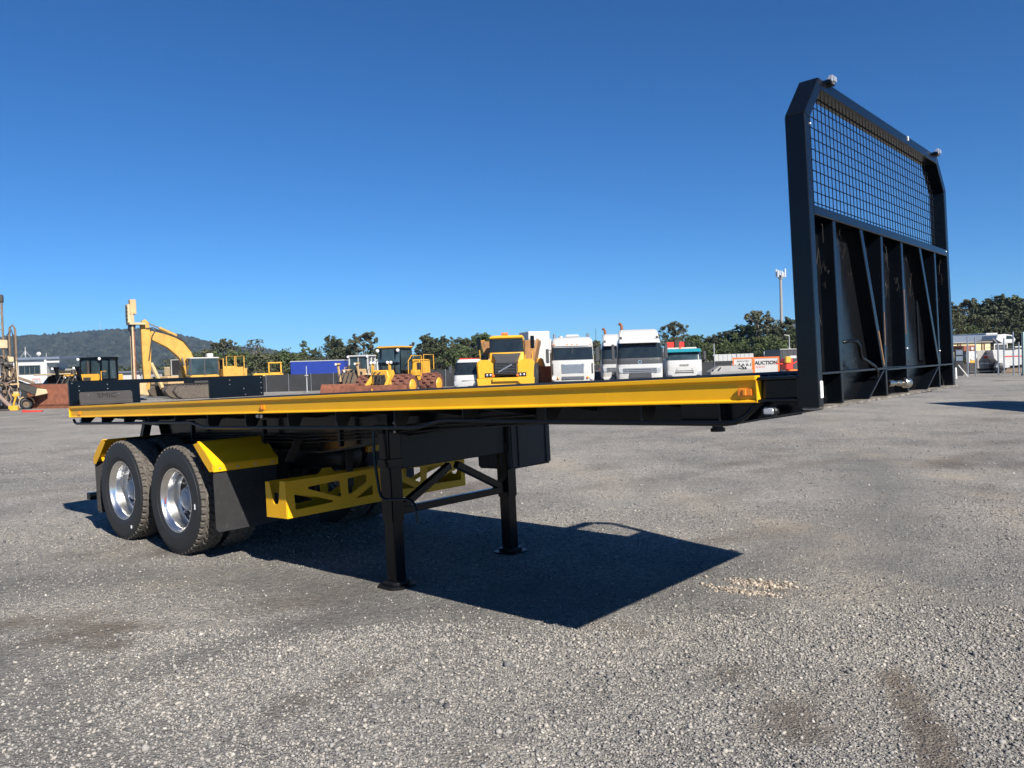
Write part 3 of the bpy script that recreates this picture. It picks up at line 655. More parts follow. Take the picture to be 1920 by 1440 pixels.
cp = P(B().lathe([(r_*.78, t_*.92) for r_, t_ in [(0, 0), (.022, 0), (.022, .055), (.015, .06), (.015, .10), (.021, .102), (.021, .13), (.012, .135), (.012, .16), (.03, .165), (.036, .172), (.036, .19), (.030, .193), (.030, .202), (.036, .205), (.036, .222), (.028, .228), (0, .228)]], (-.02, 1.07, -.088), (.25, 1, -.03), 16), 'air_coupling', 'brass', 0, 35, par=H)
for y in (.315, 2.235):
    l_ = P(B().box(-.018, .026, y-.028, y+.028, 1.348, 1.372), 'top_lamp', 'black', .004, par=H)
    P(B().box(.002, .036, y-.026, y+.026, 1.352, 1.392), 'lens', 'clear', .009, 50, par=l_, seg=2)
P(B().box(-.02, .004, 1.62, 1.63, 1.335, 1.362), 'tag_strip', 'reflector', .001, par=H)
# drifts of cobweb caught behind the ribs
rng = random.Random(3); cw = B()
for cy, cz, n_, sp in ((.17, .45, 12, .13), (1.22, .55, 12, .13), (2.30, .55, 11, .13), (2.25, -.09, 6, .05), (.50, .66, 5, .10), (1.62, .6, 4, .09)):
    for i in range(n_):
        p = Vector((rng.uniform(-.06, -.01), cy+rng.gauss(0, sp*.45), cz+rng.gauss(0, sp))); pts = [p]
        for k in range(4): pts.append(pts[-1]+Vector((rng.uniform(-.006, .006), rng.gauss(0, .022), rng.gauss(-.01, .035))))
        cw.tube(pts, .0003, 3, False)
o = P(cw, 'cobweb', 'web', 0, par=H); o['kind'] = 'stuff'
for y, z in ((.06, 1.12), (1.40, .10), (2.12, .08), (2.40, .74)): P(B().lathe([(0, .008), (.005, .006), (.0065, 0)], (-.002 if z > .7 else -.003, y, z), (1, 0, 0), 8), 'bolt', 'steel', 0, 60, par=H)

# lamps along the side
for x, w_ in ((-.352, .074), (-4.527, .056), (-8.262, .052)):
    l_ = P(B().box(x-w_/2, x+w_/2, .001, .018, -.095, -.060), 'side_marker', 'amber', .004, 50, seg=2)
    P(B().box(x-w_*.12, x+w_*.12, -.004, .004, -.093, -.062), 'lens_ridge', 'amber', .003, par=l_)
l_ = P(B().box(-.275, -.195, .0, .035, -.190, -.146), 'corner_lamp', 'plastic', .012, 50, seg=3); P(B().box(-.262, -.210, -.006, .004, -.184, -.152), 'lens', 'clear', .008, 50, par=l_, seg=3)
for x in (-4.735, -4.675): l_ = P(B().box(x-.027, x+.027, .085, .105, -.172, -.134), 'work_lamp', 'plastic', .006, seg=2); P(B().box(x-.020, x+.020, .080, .087, -.168, -.138), 'lens', 'clear', .006, par=l_)
P(B().lathe([(0, -.004), (.018, -.002), (.020, .01)], (-8.30, .03, -.165), (0, 1, 0), 14), 'round_marker', 'clear', 0, 60)

# rear board with maker's plate
XF = XR+.042
rb = P(B().plate([(0, .002), (.80, .002), (.80, .238), (1.70, .238), (1.70, .002), (W, .002), (W, .282), (0, .288)], [], 'x', XR, XF), 'rear_board', 'black', .004, label='low black rear board with two panels joined by a bar')
P(B().box(XF, XF+.012, 1.705, 1.725, .004, .275), 'edge_strip', 'black', .002, par=rb)
pl = P(B().plate([(.10, .004), (.675, .004), (.70, .045), (.70, .135), (.68, .156), (.115, .156), (.10, .14)], [], 'x', XF, XF+.010), 'name_plate', 'stainless', .002, par=rb, label='stainless steel plate with black lettering')
P(B().prism([(XF+.008, .062), (XF+.045, .046), (XF+.045, .006), (XF+.008, .004)], 'y', .095, .69), 'lamp_hood', 'stainless', .004, par=rb)
text_mesh('lettering', 'SMIC', .078, M['black_ink'], rb, (XF+.0115, .405, .108), (PI/2, 0, PI/2), .0012, sx=1.32)
P(B().tube([(XF+.012, .10, .06), (XF+.02, .06, .045), (XF+.02, .045, .004)], .006, 6), 'lamp_cable', 'black', 0, 50, par=rb)
for y, z in ((.03, .262), (.105, .225), (.42, .235), (.105, .175), (.42, .185), (.195, .118), (.545, .118), (1.715, .26), (1.715, .03), (1.98, .23), (1.98, .17), (2.18, .11), (2.44, .25), (2.44, .18), (2.44, .11), (2.44, .04), (2.2, .03)):
    P(B().lathe([(0, .012), (.006, .009), (.009, .0)], (XF+(.010 if z in (.118,) else 0), y, z), (1, 0, 0), 8), 'bolt', 'steel', 0, 60, par=rb)
# underrun bar at the tail
ub = P(B().box(-8.80, -8.70, .24, W-.24, -1.115, -1.03), 'underrun_bar', 'black', .008)
for y in (.78, W-.78): P(B().bar((-8.28, y, -.2), (-8.72, y, -1.05), .09, .07), 'bar_hanger', 'chassis', .004)

# ---- wheels
def make_tyre():
    side = [(.300, -.118), (.312, -.131), (.335, -.140), (.350, -.1415), (.352, -.1445), (.375, -.1465), (.420, -.147), (.455, -.1445), (.468, -.1435), (.470, -.1405), (.490, -.137), (.497, -.135)]
    sb = B().lathe(side, (0, 0, 0), (0, 1, 0), 96); sb.lathe([(r, -y) for r, y in side], (0, 0, 0), (0, 1, 0), 96)
    sb.lathe([(.497, -.135), (.4985, 0), (.497, .135)], (0, 0, 0), (0, 1, 0), 96)
    sm = sb.mesh('tyre', 0, 35); sm.materials.append(M['tyre'])
    NA, NL = 48*8, 44; cols = np.linspace(-.135, .135, NL); V = []; F = []
    for i in range(NA):
        th = 2*PI*i/NA
        for y in cols:
            crown = .525-.006*(abs(y)/.135)**2.5-.012*max(0, (abs(y)-.118)/.017)**2
            ph = (i/8.0) % 1.0; dp = 0
            zz = .011*(1 if (i//4) % 2 else -1)
            if abs(y-zz) < .0075 or abs(abs(y)-.062-zz*(.8 if y > 0 else -.8)) < .0075: dp = .013       # zigzag ribs
            sh = (ph+(.5 if y > 0 else 0)) % 1
            if abs(y) > .098 and sh < .36: dp = .017                                            # shoulder lugs
            if .02 < abs(y) < .052 and ((i/8.0+(.25 if y > 0 else .75)) % 1) < .2: dp = .010             # sipes
            r = crown-dp; V.append((r*math.cos(th), y, r*math.sin(th)))
    for i in range(NA):
        k = (i+1) % NA
        for j in range(NL-1): F.append((i*NL+j, i*NL+j+1, k*NL+j+1, k*NL+j))
    b_ = B(); b_.v = V; b_.f = F; tm = b_.mesh('tread', 0, 24); tm.materials.append(M['tread'])
    rim = B().lathe([(.306, -.112), (.311, -.124), (.308, -.131), (.300, -.130), (.293, -.118), (.287, -.102), (.273, -.090), (.266, -.070), (.263, -.02), (.258, .000), (.256, .030), (.246, .045), (.225, .052), (.200, .052), (.142, .054), (.135, .058), (.306, .118)], (0, 0, 0), (0, 1, 0), 64)
    rm = rim.mesh('wheel', 0, 32); rm.materials.append(M['alloy'])
    hub = B().lathe([(.145, .055), (.142, .025), (.112, .018), (.110, -.020), (.102, -.030), (.075, -.034), (.070, -.044), (.052, -.050), (0, -.052)], (0, 0, 0), (0, 1, 0), 32)
    hm = hub.mesh('hub', 0, 32); hm.materials.append(M['grey_steel'])
    nut = B().lathe([(.016, .05), (.016, .018), (.011, .016), (.011, .002), (0, .001)], (0, 0, 0), (0, 1, 0), 6).mesh('wheel_nut', 0, 20); nut.materials.append(M['alloy'])
    dish_shade = B().lathe([(.249, .040), (.20, .038), (.12, .038)], (0, 0, 0), (0, 1, 0), 48).mesh('dish_shade', 0, 40); dish_shade.materials.append(M['chassis'])  # black sheet over the alloy: shade inside the wheel dish put into colour
    return sm, tm, rm, hm, nut, dish_shade
ty, td, rm, hm, nm, dm = make_tyre()
WY = .186; NW = 0
for xa in (XA, XB):
    for y, flip, near in ((WY, 0, 1), (WY+.335, 1, 0), (W-WY-.335, 0, 0), (W-WY, 1, 0)):
        NW += 1
        w_ = link(bpy.data.objects.new('wheel', rm), T, (xa, y, HZ+zg(xa)+.519), (0, NW*.7, PI if flip else 0))
        for nme, me in (('tyre', ty), ('tread', td), ('hub', hm)): link(bpy.data.objects.new(nme, me), w_)
        if near:
            link(bpy.data.objects.new('dish_shade', dm), w_)
            for k in range(10):
                a = 2*PI*k/10; link(bpy.data.objects.new('wheel_nut', nm), w_, (.172*math.cos(a), 0, .172*math.sin(a)))
    P(B().cyl((xa, .26, zg(xa)+.5245), (xa, W-.26, zg(xa)+.5245), .063, 16), 'axle', 'chassis', 0, 50)
for nme, u_, xw, yy in (('sticker', 0, XB, .04), ):
    P(B().box(XB-.235, XB-.215, .060, .062, zg(XB)+.47, zg(XB)+.53), 'red_sticker', 'red', 0)
P(B().box(XB+.395, XB+.410, .036, .0395, zg(XB)+.46, zg(XB)+.51), 'tyre_label', 'reflector', 0); P(B().box(XA+.21, XA+.235, .036, .0395, zg(XA)+.14, zg(XA)+.17), 'tyre_label', 'reflector', 0)
for x in (XA-.6, (XA+XB)/2, XB+.6):
    for y in (.70, W-.86): P(B().prism([(x-.16, -.50), (x+.16, -.50), (x+.07, -.86), (x-.07, -.86)], 'y', y, y+.16), 'suspension_hanger', 'chassis', .004)
for x in (XA, XB):
    for y in (.74, W-.82): P(B().bar((x-.5, y+.04, -.80), (x+.5, y+.04, -.80), .08, .05), 'leaf_spring', 'chassis', .004)
# mudguards and flaps
def guard(y0, y1, sgn, xb, name_lab):
    # sgn +1 front guard (face looks forward), -1 rear guard (face looks back)
    X = lambda d_: xb-sgn*d_
    sh = [(X(0), -.640), (X(.0), -.575), (X(.12), -.47), (X(.235), -.385), (X(.262), -.372), (X(.266), -.381), (X(.243), -.394), (X(.128), -.479), (X(.01), -.582), (X(.01), -.640)]
    g = P(B().prism(sh, 'y', y0, y1), 'mudguard', 'yellow', .0015, label=name_lab)
    ch = [(X(-.002), -.640), (X(-.002), -.575), (X(.12), -.466), (X(.235), -.381), (X(.33), -.40), (X(.16), -.56), (X(.06), -.645)]
    for yy in (y0-.006, y1): P(B().prism(ch, 'y', yy, yy+.006), 'guard_cheek', 'yellow', .001, par=g)
    P(B().box(min(X(-.008), X(.0)), max(X(-.008), X(.0)), y0, y1, -.645, -.585), 'flap_clamp', 'yellow', .001, par=g)
    for k in range(4):
        y = y0+.06+k*(y1-y0-.12)/3; P(B().lathe([(0, .012), (.006, .010), (.010, 0)], (X(-.008), y, -.617), (sgn, 0, 0), 8), 'bolt', 'steel', 0, 60, par=g)
    f = P(B().prism([(y0+.004, -.625), (y0+.004, -1.155), (y0+.03, -1.19), (y1-.03, -1.19), (y1-.004, -1.155), (y1-.004, -.625)], 'x', X(.0115), X(.0195)), 'mudflap', 'flap', .002)
    return g
guard(.045, .70, 1, -5.44, 'yellow mudguard ahead of the near wheels'); guard(W-.70, W-.045, 1, -5.44, 'yellow mudguard ahead of the far wheels')
guard(.045, .70, -1, -8.03, 'yellow mudguard behind the near wheels'); guard(W-.70, W-.045, -1, -8.03, 'yellow mudguard behind the far wheels')
for x in (-5.75, -7.75): P(B().cyl((x, .3, -.40), (x, W-.3, -.40), .022, 10), 'guard_pipe', 'chassis', 0, 50)
P(B().bar((-4.95, .62, -.40), (-5.12, .62, -.60), .09, .012), 'step_plate', 'darkmach', .002)

# spare wheel rack
ho = [[(.345, -.843), (.60, -.905), (.745, -.955), (.735, -.968), (.355, -.975)], [(.485, -.806), (.50, -.797), (.81, -.785), (.828, -.80), (.838, -.92), (.82, -.93), (.50, -.82)],
      [(.915, -.779), (1.12, -.767), (1.132, -.78), (1.134, -.835), (.93, -.925), (.915, -.91)], [(1.00, -.972), (1.19, -.875), (1.20, -.885), (1.20, -.962)]]
ho += [[(2.72-y, z) for y, z in reversed(h_)] for h_ in ho]
rk = P(B().plate([(.265, -.722), (.265, -1.042), (2.42, -1.042), (2.42, -.722)], ho, 'x', -4.660, -4.652), 'spare_rack', 'yellow', .001, label='yellow cut-out spare wheel rack slung under the deck')
P(B().plate([(.265, -.735), (.265, -1.045), (2.42, -1.045), (2.42, -.735), (1.0, -.735), (.96, -.69), (.86, -.69), (.82, -.735)], ho, 'x', -4.966, -4.958), 'rear_plate', 'yellow', .001, par=rk)
end = [(-4.960, -.735), (-4.960, -1.043), (-4.652, -1.040), (-4.652, -.722), (-4.735, -.722), (-4.765, -.90), (-4.785, -.925), (-4.83, -.925), (-4.85, -.90), (-4.900, -.735)]
for y in (.262, 2.420): P(B().plate(end, [], 'y', y, y+.008), 'rack_end', 'yellow', .001, par=rk)
for x in (-4.80,): 
    for y in (.95, 1.55): P(B().box(x+.13, x+.145, y-.035, y+.035, -.86, -.30), 'rack_hanger', 'chassis', .002)
P(B().box(-4.955, -4.66, .27, 2.41, -1.041, -1.035), 'rack_floor', 'yellow', 0, par=rk)

# landing legs
LX = -3.615
for y in (.557, 1.923):
    g = zg(LX)
    lg = P(B().box(LX-.066, LX+.066, y-.062, y+.062, -1.03, -.14), 'landing_leg', 'black', .008, seg=2)
    P(B().box(LX-.056, LX+.056, y-.053, y+.053, g+.02, -1.0), 'inner_leg', 'black', .006, par=lg)
    P(B().prism([(LX-.13, y-.08), (LX-.08, y-.13), (LX+.08, y-.13), (LX+.13, y-.08), (LX+.13, y+.08), (LX+.08, y+.13), (LX-.08, y+.13), (LX-.13, y+.08)], 'z', g-.004, g+.016), 'foot_plate', 'chassis', .003, par=lg)
    P(B().prism([(LX-.09, y-.06), (LX-.06, y-.09), (LX+.06, y-.09), (LX+.09, y-.06), (LX+.09, y+.06), (LX+.06, y+.09), (LX-.06, y+.09), (LX-.09, y+.06)], 'z', g+.016, g+.045), 'foot_socket', 'chassis', .006, par=lg)
    P(B().box(LX-.075, LX+.075, y-.071, y+.071, -.60, -.53), 'leg_collar', 'black', .004, par=lg)
P(B().box(LX-.03, LX+.03, .62, 1.86, -.985, -.925), 'leg_brace', 'black', .004)
P(B().bar((LX, .64, -.93), (LX, 1.20, -.66), .06, .055, (1, 0, 0)), 'leg_brace', 'black', .004); P(B().bar((LX, 1.84, -.93), (LX, 1.28, -.66), .06, .055, (1, 0, 0)), 'leg_brace', 'black', .004)
P(B().box(LX-.06, LX+.06, .62, 1.86, -.62, -.34), 'leg_beam', 'chassis', .006)
P(B().tube([(-3.66, .44, -.30), (-3.655, .43, -.52), (-3.605, .42, -.77), (-3.585, .42, -.81), (-3.545, .42, -.832), (-3.50, .42, -.832), (-3.29, .42, -.815), (-3.235, .42, -.825), (-3.20, .42, -.852), (-3.185, .42, -.90), (-3.175, .42, -.985)], .0115, 8), 'crank_handle', 'black', 0, 50)
P(B().box(-3.70, -3.60, .47, .51, -.33, -.26), 'crank_gearbox', 'chassis', .006)
# storage box on the far side
bx = P(B().box(-3.93, -3.50, 1.87, W-.02, -.775, -.22), 'storage_box', 'plastic', .02, seg=3)
for y in (1.98, 2.38): P(B().box(-3.502, -3.488, y-.012, y+.012, -.77, -.23), 'box_rib', 'plastic', .004, par=bx)
for x in (-3.80, -3.62): P(B().box(x-.012, x+.012, 1.86, 1.875, -.77, -.23), 'box_rib', 'plastic', .004, par=bx)
P(B().cyl((-6.0, 1.24, -.62), (-5.0, 1.24, -.62), .13, 20), 'air_tank', 'chassis', .01, 50)

# brake chambers, air lines and wiring under the deck
for xa in (XA, XB):
    for y in (.95, W-.95):
        c = P(B().lathe([(0, 0), (.07, .005), (.085, .03), (.085, .07), (.09, .075), (.09, .085), (.085, .09), (.085, .13), (.06, .15), (0, .155)], (xa+.14, y, -.78), (1, 0, .15), 16), 'brake_chamber', 'chassis', 0, 40)
        P(B().tube([(xa+.30, y, -.76), (xa+.42, y+.02, -.66), (xa+.45, y+.05, -.52)], .009, 6), 'air_line', 'plastic', 0, 50)
for k, (y, z) in enumerate(((.68, -.30), (.66, -.33), (.67, -.27))):
    P(B().tube([(-7.7, y, z-.1), (-6.2, y, z-.09), (-4.9, y, z-.1), (-4.1, y, z-.06), (-3.2, y, z+.02), (-2.2, y, z+.06)], .008, 6), 'air_line', 'plastic', 0, 50)
for x in (-7.0, -5.6, -4.4): P(B().box(x-.015, x+.015, .655, .70, -.46, -.22), 'line_clip', 'chassis', .002)
for x, y, z in ((LX+.067, .557, -.25), (LX+.067, .557, -.32), (LX+.067, 1.923, -.25), (LX+.067, 1.923, -.32)): P(B().lathe([(0, .012), (.010, .009), (.013, 0)], (x, y, z), (1, 0, 0), 6), 'bolt', 'grey_steel', 0, 30)

# ------------------------------------------------------------------ machines, trucks and sheds of the yard (local: front looks to -Y, +X is the machine's left)
def Q(b, par, name, mt, bev=.012, smooth=0, label=None, seg=1):
    o = b.build(name, M[mt], par, bev, smooth, seg)
    if label: o['label'] = label
    return o
def wheel_part(par, x, y, r, w, out=1, rimmat='grey_steel', tyremat='tyre'):
    """tyre with a rim as its sub-part; axis along X, outer side at x"""
    s = w*out
    o = Q(B().lathe([(r*.56, -s*.02), (r*.62, s*.05), (r*.86, s*.06), (r*.97, -s*.06), (r, -s*.18), (r, -s*.82), (r*.97, -s*.94), (r*.86, -s), (r*.56, -s)], (x, y, r), (1, 0, 0), 28), par, 'wheel', tyremat, 0, 40)
    Q(B().lathe([(r*.57, -s*.04), (r*.54, -s*.10), (r*.48, -s*.30), (r*.25, -s*.34), (r*.22, -s*.12), (0, -s*.10)], (x, y, r), (1, 0, 0), 24), o, 'rim', rimmat, 0, 40)
    return o
def ring(z, hw, yf, yb, rc, bulge=.05, n=4):
    L = []
    for i in range(n+1):
        a = PI/2*i/n; L.append((-hw+rc-rc*math.cos(a), yf+rc-rc*math.sin(a)))
    F_ = [(-hw+rc)+(2*(hw-rc))*k/6 for k in range(1, 6)]
    pts = [(-hw, yb)]+L+[(x, yf) for x in F_]+[(-x, y) for x, y in reversed(L)]+[(hw, yb)]
    return [(x, y-(bulge*(1-(x/hw)**2) if y < yf+rc*1.01 else 0), z) for x, y in pts]
def cab_body(rows, par, name, mt, bev=.02):
    return Q(B().loft([ring(*r) for r in rows]), par, name, mt, 0, 32)
def patch(par, name, mt, rows, i0, i1, off=.012, inn=-.02):
    b = B(); R_ = []
    for z, hw, yf, yb, rc in rows:
        a = ring(z, hw+off, yf-off, yb, rc+off)[i0:i1+1]; c = ring(z, hw+inn, yf-inn, yb, max(.02, rc+inn))[i0:i1+1]
        R_.append(a+c[::-1])
    return Q(b.loft(R_), par, name, mt, 0, 30)
def lerp_rows(rows, z):
    for a, b in zip(rows, rows[1:]):
        if a[0] <= z <= b[0]:
            t = (z-a[0])/(b[0]-a[0]); return (z,)+tuple(a[i]+(b[i]-a[i])*t for i in range(1, 5))
    return rows[-1]
def screen(par, rows, z0, z1, i0=3, i1=13, name='windscreen', mt='glass', off=.012):
    zs = [z0+(z1-z0)*k/4 for k in range(5)]
    return patch(par, name, mt, [lerp_rows(rows, z) for z in zs], i0, i1, off)
def mirrors(par, hw, y, z, h=.55, mt='darkgrey'):
    for s in (-1, 1):
        o = Q(B().box(min(s*(hw+.10), s*(hw+.27)), max(s*(hw+.10), s*(hw+.27)), y-.10, y+.02, z-h/2, z+h/2), par, 'mirror', mt, .03, 40, seg=2)
        Q(B().cyl((s*hw, y+.1, z+h*.4), (s*(hw+.18), y-.02, z+h*.4), .015, 6).cyl((s*hw, y+.1, z-h*.4), (s*(hw+.18), y-.02, z-h*.4), .015, 6), o, 'mirror_arm', 'darkgrey', 0)
def chassis(par, hw, yb, axles, r=.5):
    for s in (-1, 1): Q(B().box(s*.45-.05, s*.45+.05, .5, yb, .75, 1.0), par, 'frame_rail', 'darkmach', .01)
    for y in axles:
        for s in (-1, 1): wheel_part(par, s*hw, y, r, .3, s)
        Q(B().cyl((-hw+.2, y, r), (hw-.2, y, r), .08, 10), par, 'axle', 'darkmach', 0)
def round_lamp(par, x, y, z, r, mt='lampwhite', name='headlight'):
    return Q(B().lathe([(0, -.03), (r*.7, -.022), (r, 0), (r, .05)], (x, y, z), (0, 1, 0), 14), par, name, mt, 0, 50)

# 1 white flat-fronted cabover with wide brow
t = thing('cabover_truck', 'white flat fronted cabover truck with rounded brow and broad silver grille', 'truck', G(1075, 45), R(-3))
rows = [(.62, 1.18, .02, 2.1, .16), (.95, 1.21, -.02, 2.1, .17), (1.75, 1.20, .0, 2.1, .17), (2.52, 1.16, .16, 2.1, .18), (2.58, 1.17, .10, 2.1, .20), (2.90, 1.14, .20, 2.1, .22), (3.04, 1.05, .42, 2.05, .25), (3.08, .85, .7, 1.9, .2)]
cab_body(rows, t, 'cab', 'white'); screen(t, rows, 1.80, 2.50)
Q(B().box(-.018, .018, .02, .12, 1.8, 2.5), t, 'screen_divider', 'darkgrey', 0)
g = Q(B().box(-.64, .64, -.075, .0, 1.02, 1.58), t, 'grille', 'steel', .03, 40, seg=2)
for i in range(9): Q(B().box(-.60, .60, -.095, -.07, 1.07+i*.057, 1.095+i*.057), g, 'grille_bar', 'alloy', .006)
g = Q(B().box(-.62, .62, -.085, -.01, .70, .88), t, 'bumper_grille', 'darkgrey', .02)
for i in range(3): Q(B().box(-.60, .60, -.10, -.08, .73+i*.05, .75+i*.05), g, 'grille_bar', 'alloy', .004)
for s in (-1, 1):
    round_lamp(t, s*1.05, -.05, .80, .12); round_lamp(t, s*.82, -.06, .80, .075, 'amber', 'indicator')
    Q(B().tube([(s*1.09, -.02, 1.60), (s*1.10, -.07, 1.55), (s*1.10, -.07, 1.08), (s*1.09, -.02, 1.02)], .025, 6), t, 'grab_handle', 'darkgrey', 0, 50)
    Q(B().cyl((s*.98, 2.2, .9), (s*.98, 2.2, 3.32), .075, 12), t, 'exhaust_stack', 'steel', 0, 50)
    Q(B().box(min(s*1.185, s*1.205), max(s*1.185, s*1.205), .55, 1.3, 1.75, 2.4), t, 'side_window', 'glass', .01)
for x in (-1.0, -.28, 0, .28, 1.0): Q(B().box(x-.06, x+.06, .06, .14, 2.64, 2.69), t, 'roof_marker', 'amber', .01)
Q(B().box(-.35, .45, .9, 1.7, 3.06, 3.24), t, 'roof_air_unit', 'white', .06, 40, seg=2); Q(B().lathe([(0, .12), (.12, .1), (.14, 0)], (-.6, 1.2, 3.07), (0, 0, 1), 12), t, 'roof_vent', 'grey_steel', 0, 50)
mirrors(t, 1.2, .25, 2.05, .8); chassis(t, 1.22, 7, (1.3, 5.2, 6.5))
Q(B().cyl((1.35, .2, 2.4), (1.35, .2, 3.5), .012, 6), t, 'aerial', 'darkgrey', 0)

# 2, 3 white sleeper trucks with roof deflector
def deflector_truck(lab, loc, rz, group=None, stack=True):
    t = thing('sleeper_truck', lab, 'truck', loc, rz)
    rows = [(.55, 1.22, .05, 2.2, .22), (.9, 1.24, -.02, 2.2, .24), (1.70, 1.23, .0, 2.2, .25), (2.62, 1.17, .26, 2.2, .24), (2.82, 1.12, .42, 2.2, .24), (2.90, 1.02, .62, 2.1, .2)]
    cab_body(rows, t, 'cab', 'white'); screen(t, rows, 1.79, 2.60, 2, 14)
    screen(t, rows, 1.47, 1.785, 2, 14, 'dark_panel', 'darkgrey', .012)
    v = Q(B().prism([(-.12, 2.62), (-.06, 2.60), (.24, 2.80), (.20, 2.84)], 'x', -1.08, 1.08), t, 'sun_visor', 'white', .02)
    d_ = Q(B().loft([[(-1.1, .55, 2.82), (1.1, .55, 2.82), (1.1, 2.15, 2.82), (-1.1, 2.15, 2.82)], [(-1.09, .72, 3.05), (1.09, .72, 3.05), (1.1, 2.15, 3.05), (-1.1, 2.15, 3.05)], [(-1.02, 1.15, 3.38), (1.02, 1.15, 3.38), (1.06, 2.15, 3.42), (-1.06, 2.15, 3.42)]]), t, 'roof_deflector', 'white', .07, 40, seg=2)
    Q(B().box(-.62, .62, -.07, .0, .70, 1.22), t, 'grille', 'darkgrey', .03, 40)
    for i in range(3): Q(B().box(-.92, .92, -.095, -.06, .98+i*.10, 1.045+i*.10), t, 'grille_bar', 'steel', .015)
    Q(B().bar((-.62, -.04, 1.46), (.62, -.04, 1.70), .02, .03), t, 'badge_bar', 'steel', 0); Q(B().lathe([(.07, 0), (.11, 0), (.11, .03), (.07, .03)], (0, -.07, 1.58), (0, 1, 0), 16, True), t, 'badge_ring', 'alloy', 0, 40)
    for s in (-1, 1):
        Q(B().prism([(s*.80, .92), (s*1.12, 1.02), (s*1.16, 1.30), (s*.98, 1.22)], 'y', -.06, .03), t, 'headlight', 'clear', .01)
        Q(B().box(min(s*1.215, s*1.235), max(s*1.215, s*1.235), .55, 1.3, 1.75, 2.45), t, 'side_window', 'glass', .01)
        Q(B().bar((s*.30-.1, .02, 1.82), (s*.30+.35, .10, 2.02), .02, .02), t, 'wiper', 'darkgrey', 0)
        Q(B().box(s*.98-.06, s*.98+.06, .30, .45, 2.84, 2.98), t, 'air_horn', 'darkgrey', .02)
    Q(B().prism([(-1.1, .42), (1.1, .42), (1.18, .66), (-1.18, .66)], 'y', -.05, .12), t, 'bumper', 'white', .03)
    Q(B().tube([(-.85, 2.45, 1), (-.85, 2.45, 3.4), (-.85, 2.46, 3.62), (-.90, 2.50, 3.75), (-1.0, 2.55, 3.80)], .085, 10), t, 'exhaust_stack', 'rust', 0, 50)
    mirrors(t, 1.25, .22, 2.15, .85, 'darkgrey'); chassis(t, 1.22, 7, (1.4, 5.2, 6.5)); return t
deflector_truck('white sleeper truck with tilted roof deflector and dark windscreen surround', G(1201, 44), R(-6))
deflector_truck('white sleeper truck half hidden behind the other sleeper truck', G(1166, 51), R(-4))

# 4 white day cab with teal roof
t = thing('rigid_truck', 'white day cab truck with teal roof visor', 'truck', G(1284, 54), R(-5))
rows = [(.5, 1.15, .05, 1.9, .2), (.95, 1.18, -.02, 1.9, .22), (1.52, 1.17, .02, 1.9, .22), (2.16, 1.12, .24, 1.9, .2), (2.30, 1.08, .34, 1.9, .18), (2.34, .95, .5, 1.8, .15)]
cab_body(rows, t, 'cab', 'white'); screen(t, rows, 1.58, 2.13, 2, 14, mt='glass_blue'); screen(t, rows, 2.15, 2.31, 1, 15, 'teal_roof_band', 'teal', .03)
Q(B().prism([(-.10, 2.13), (-.06, 2.10), (.30, 2.30), (.26, 2.34)], 'x', -1.12, 1.12), t, 'sun_visor', 'teal', .02)
for i in range(3): Q(B().box(-.62+i*.03, .62-i*.03, -.06, -.01, .72+i*.11, .78+i*.11), t, 'grille_slot', 'darkgrey', .01)
text_mesh('lettering', 'IVECO', .16, M['grey_ink'], t, (0, -.085, 1.24), (PI/2, 0, 0), .006, sx=1.3, bold=.005)
for s in (-1, 1): Q(B().prism([(s*.78, .55), (s*1.10, .60), (s*1.12, .85), (s*.95, .78)], 'y', -.04, .05), t, 'headlight', 'clear', .01)
mirrors(t, 1.18, .2, 1.85, .6); chassis(t, 1.15, 7, (1.2, 5.5))
Q(B().box(-1.15, 1.15, 2.3, 7.0, 1.1, 2.45), t, 'tray_body', 'offwhite', .02); Q(B().box(-.9, .35, 2.6, 3.4, 2.45, 2.85), t, 'red_crane_box', 'red', .04); Q(B().box(-.30, .0, 2.5, 2.9, 2.2, 3.0), t, 'crane_post', 'darkmach', .02)
Q(B().box(-1.05, -.95, 2.2, 2.3, 1.0, 2.75), t, 'air_intake', 'white', .02); Q(B().lathe([(0, .14), (.07, .12), (.08, 0)], (-.1, 1.2, 2.34), (0, 0, 1), 10), t, 'beacon', 'orange', 0, 50)

# 5 small white truck
t = thing('light_truck', 'small white light truck left of the yellow dump truck', 'truck', G(887, 41.5), R(-4))
rows = [(.42, .98, .05, 1.7, .2), (.75, 1.0, -.03, 1.7, .22), (1.15, .99, .03, 1.7, .22), (1.86, .88, .42, 1.7, .18), (1.98, .82, .55, 1.7, .15), (2.0, .7, .7, 1.6, .1)]
cab_body(rows, t, 'cab', 'white'); screen(t, rows, 1.18, 1.83, 2, 14)
for i in range(2): Q(B().box(-.60+i*.05, .60-i*.05, -.06, 0, .74+i*.11, .79+i*.11), t, 'grille_slot', 'darkgrey', .01)
Q(B().box(-.25, .25, -.06, 0, .52, .62), t, 'number_plate_recess', 'darkgrey', .01)
for s in (-1, 1): Q(B().prism([(s*.68, .66), (s*.93, .62), (s*.95, .86), (s*.86, .88)], 'y', -.04, .08), t, 'headlight', 'clear', .01)
for x in (-.5, 0, .5): Q(B().box(x-.25, x+.22, .7, .95, 2.0, 2.05), t, 'roof_marker', 'red', .01)
mirrors(t, 1.0, .35, 1.45, .4); chassis(t, .98, 5, (1.0, 4.0), .4); Q(B().box(-.98, .98, 1.85, 5, .95, 1.5), t, 'tray', 'offwhite', .02)

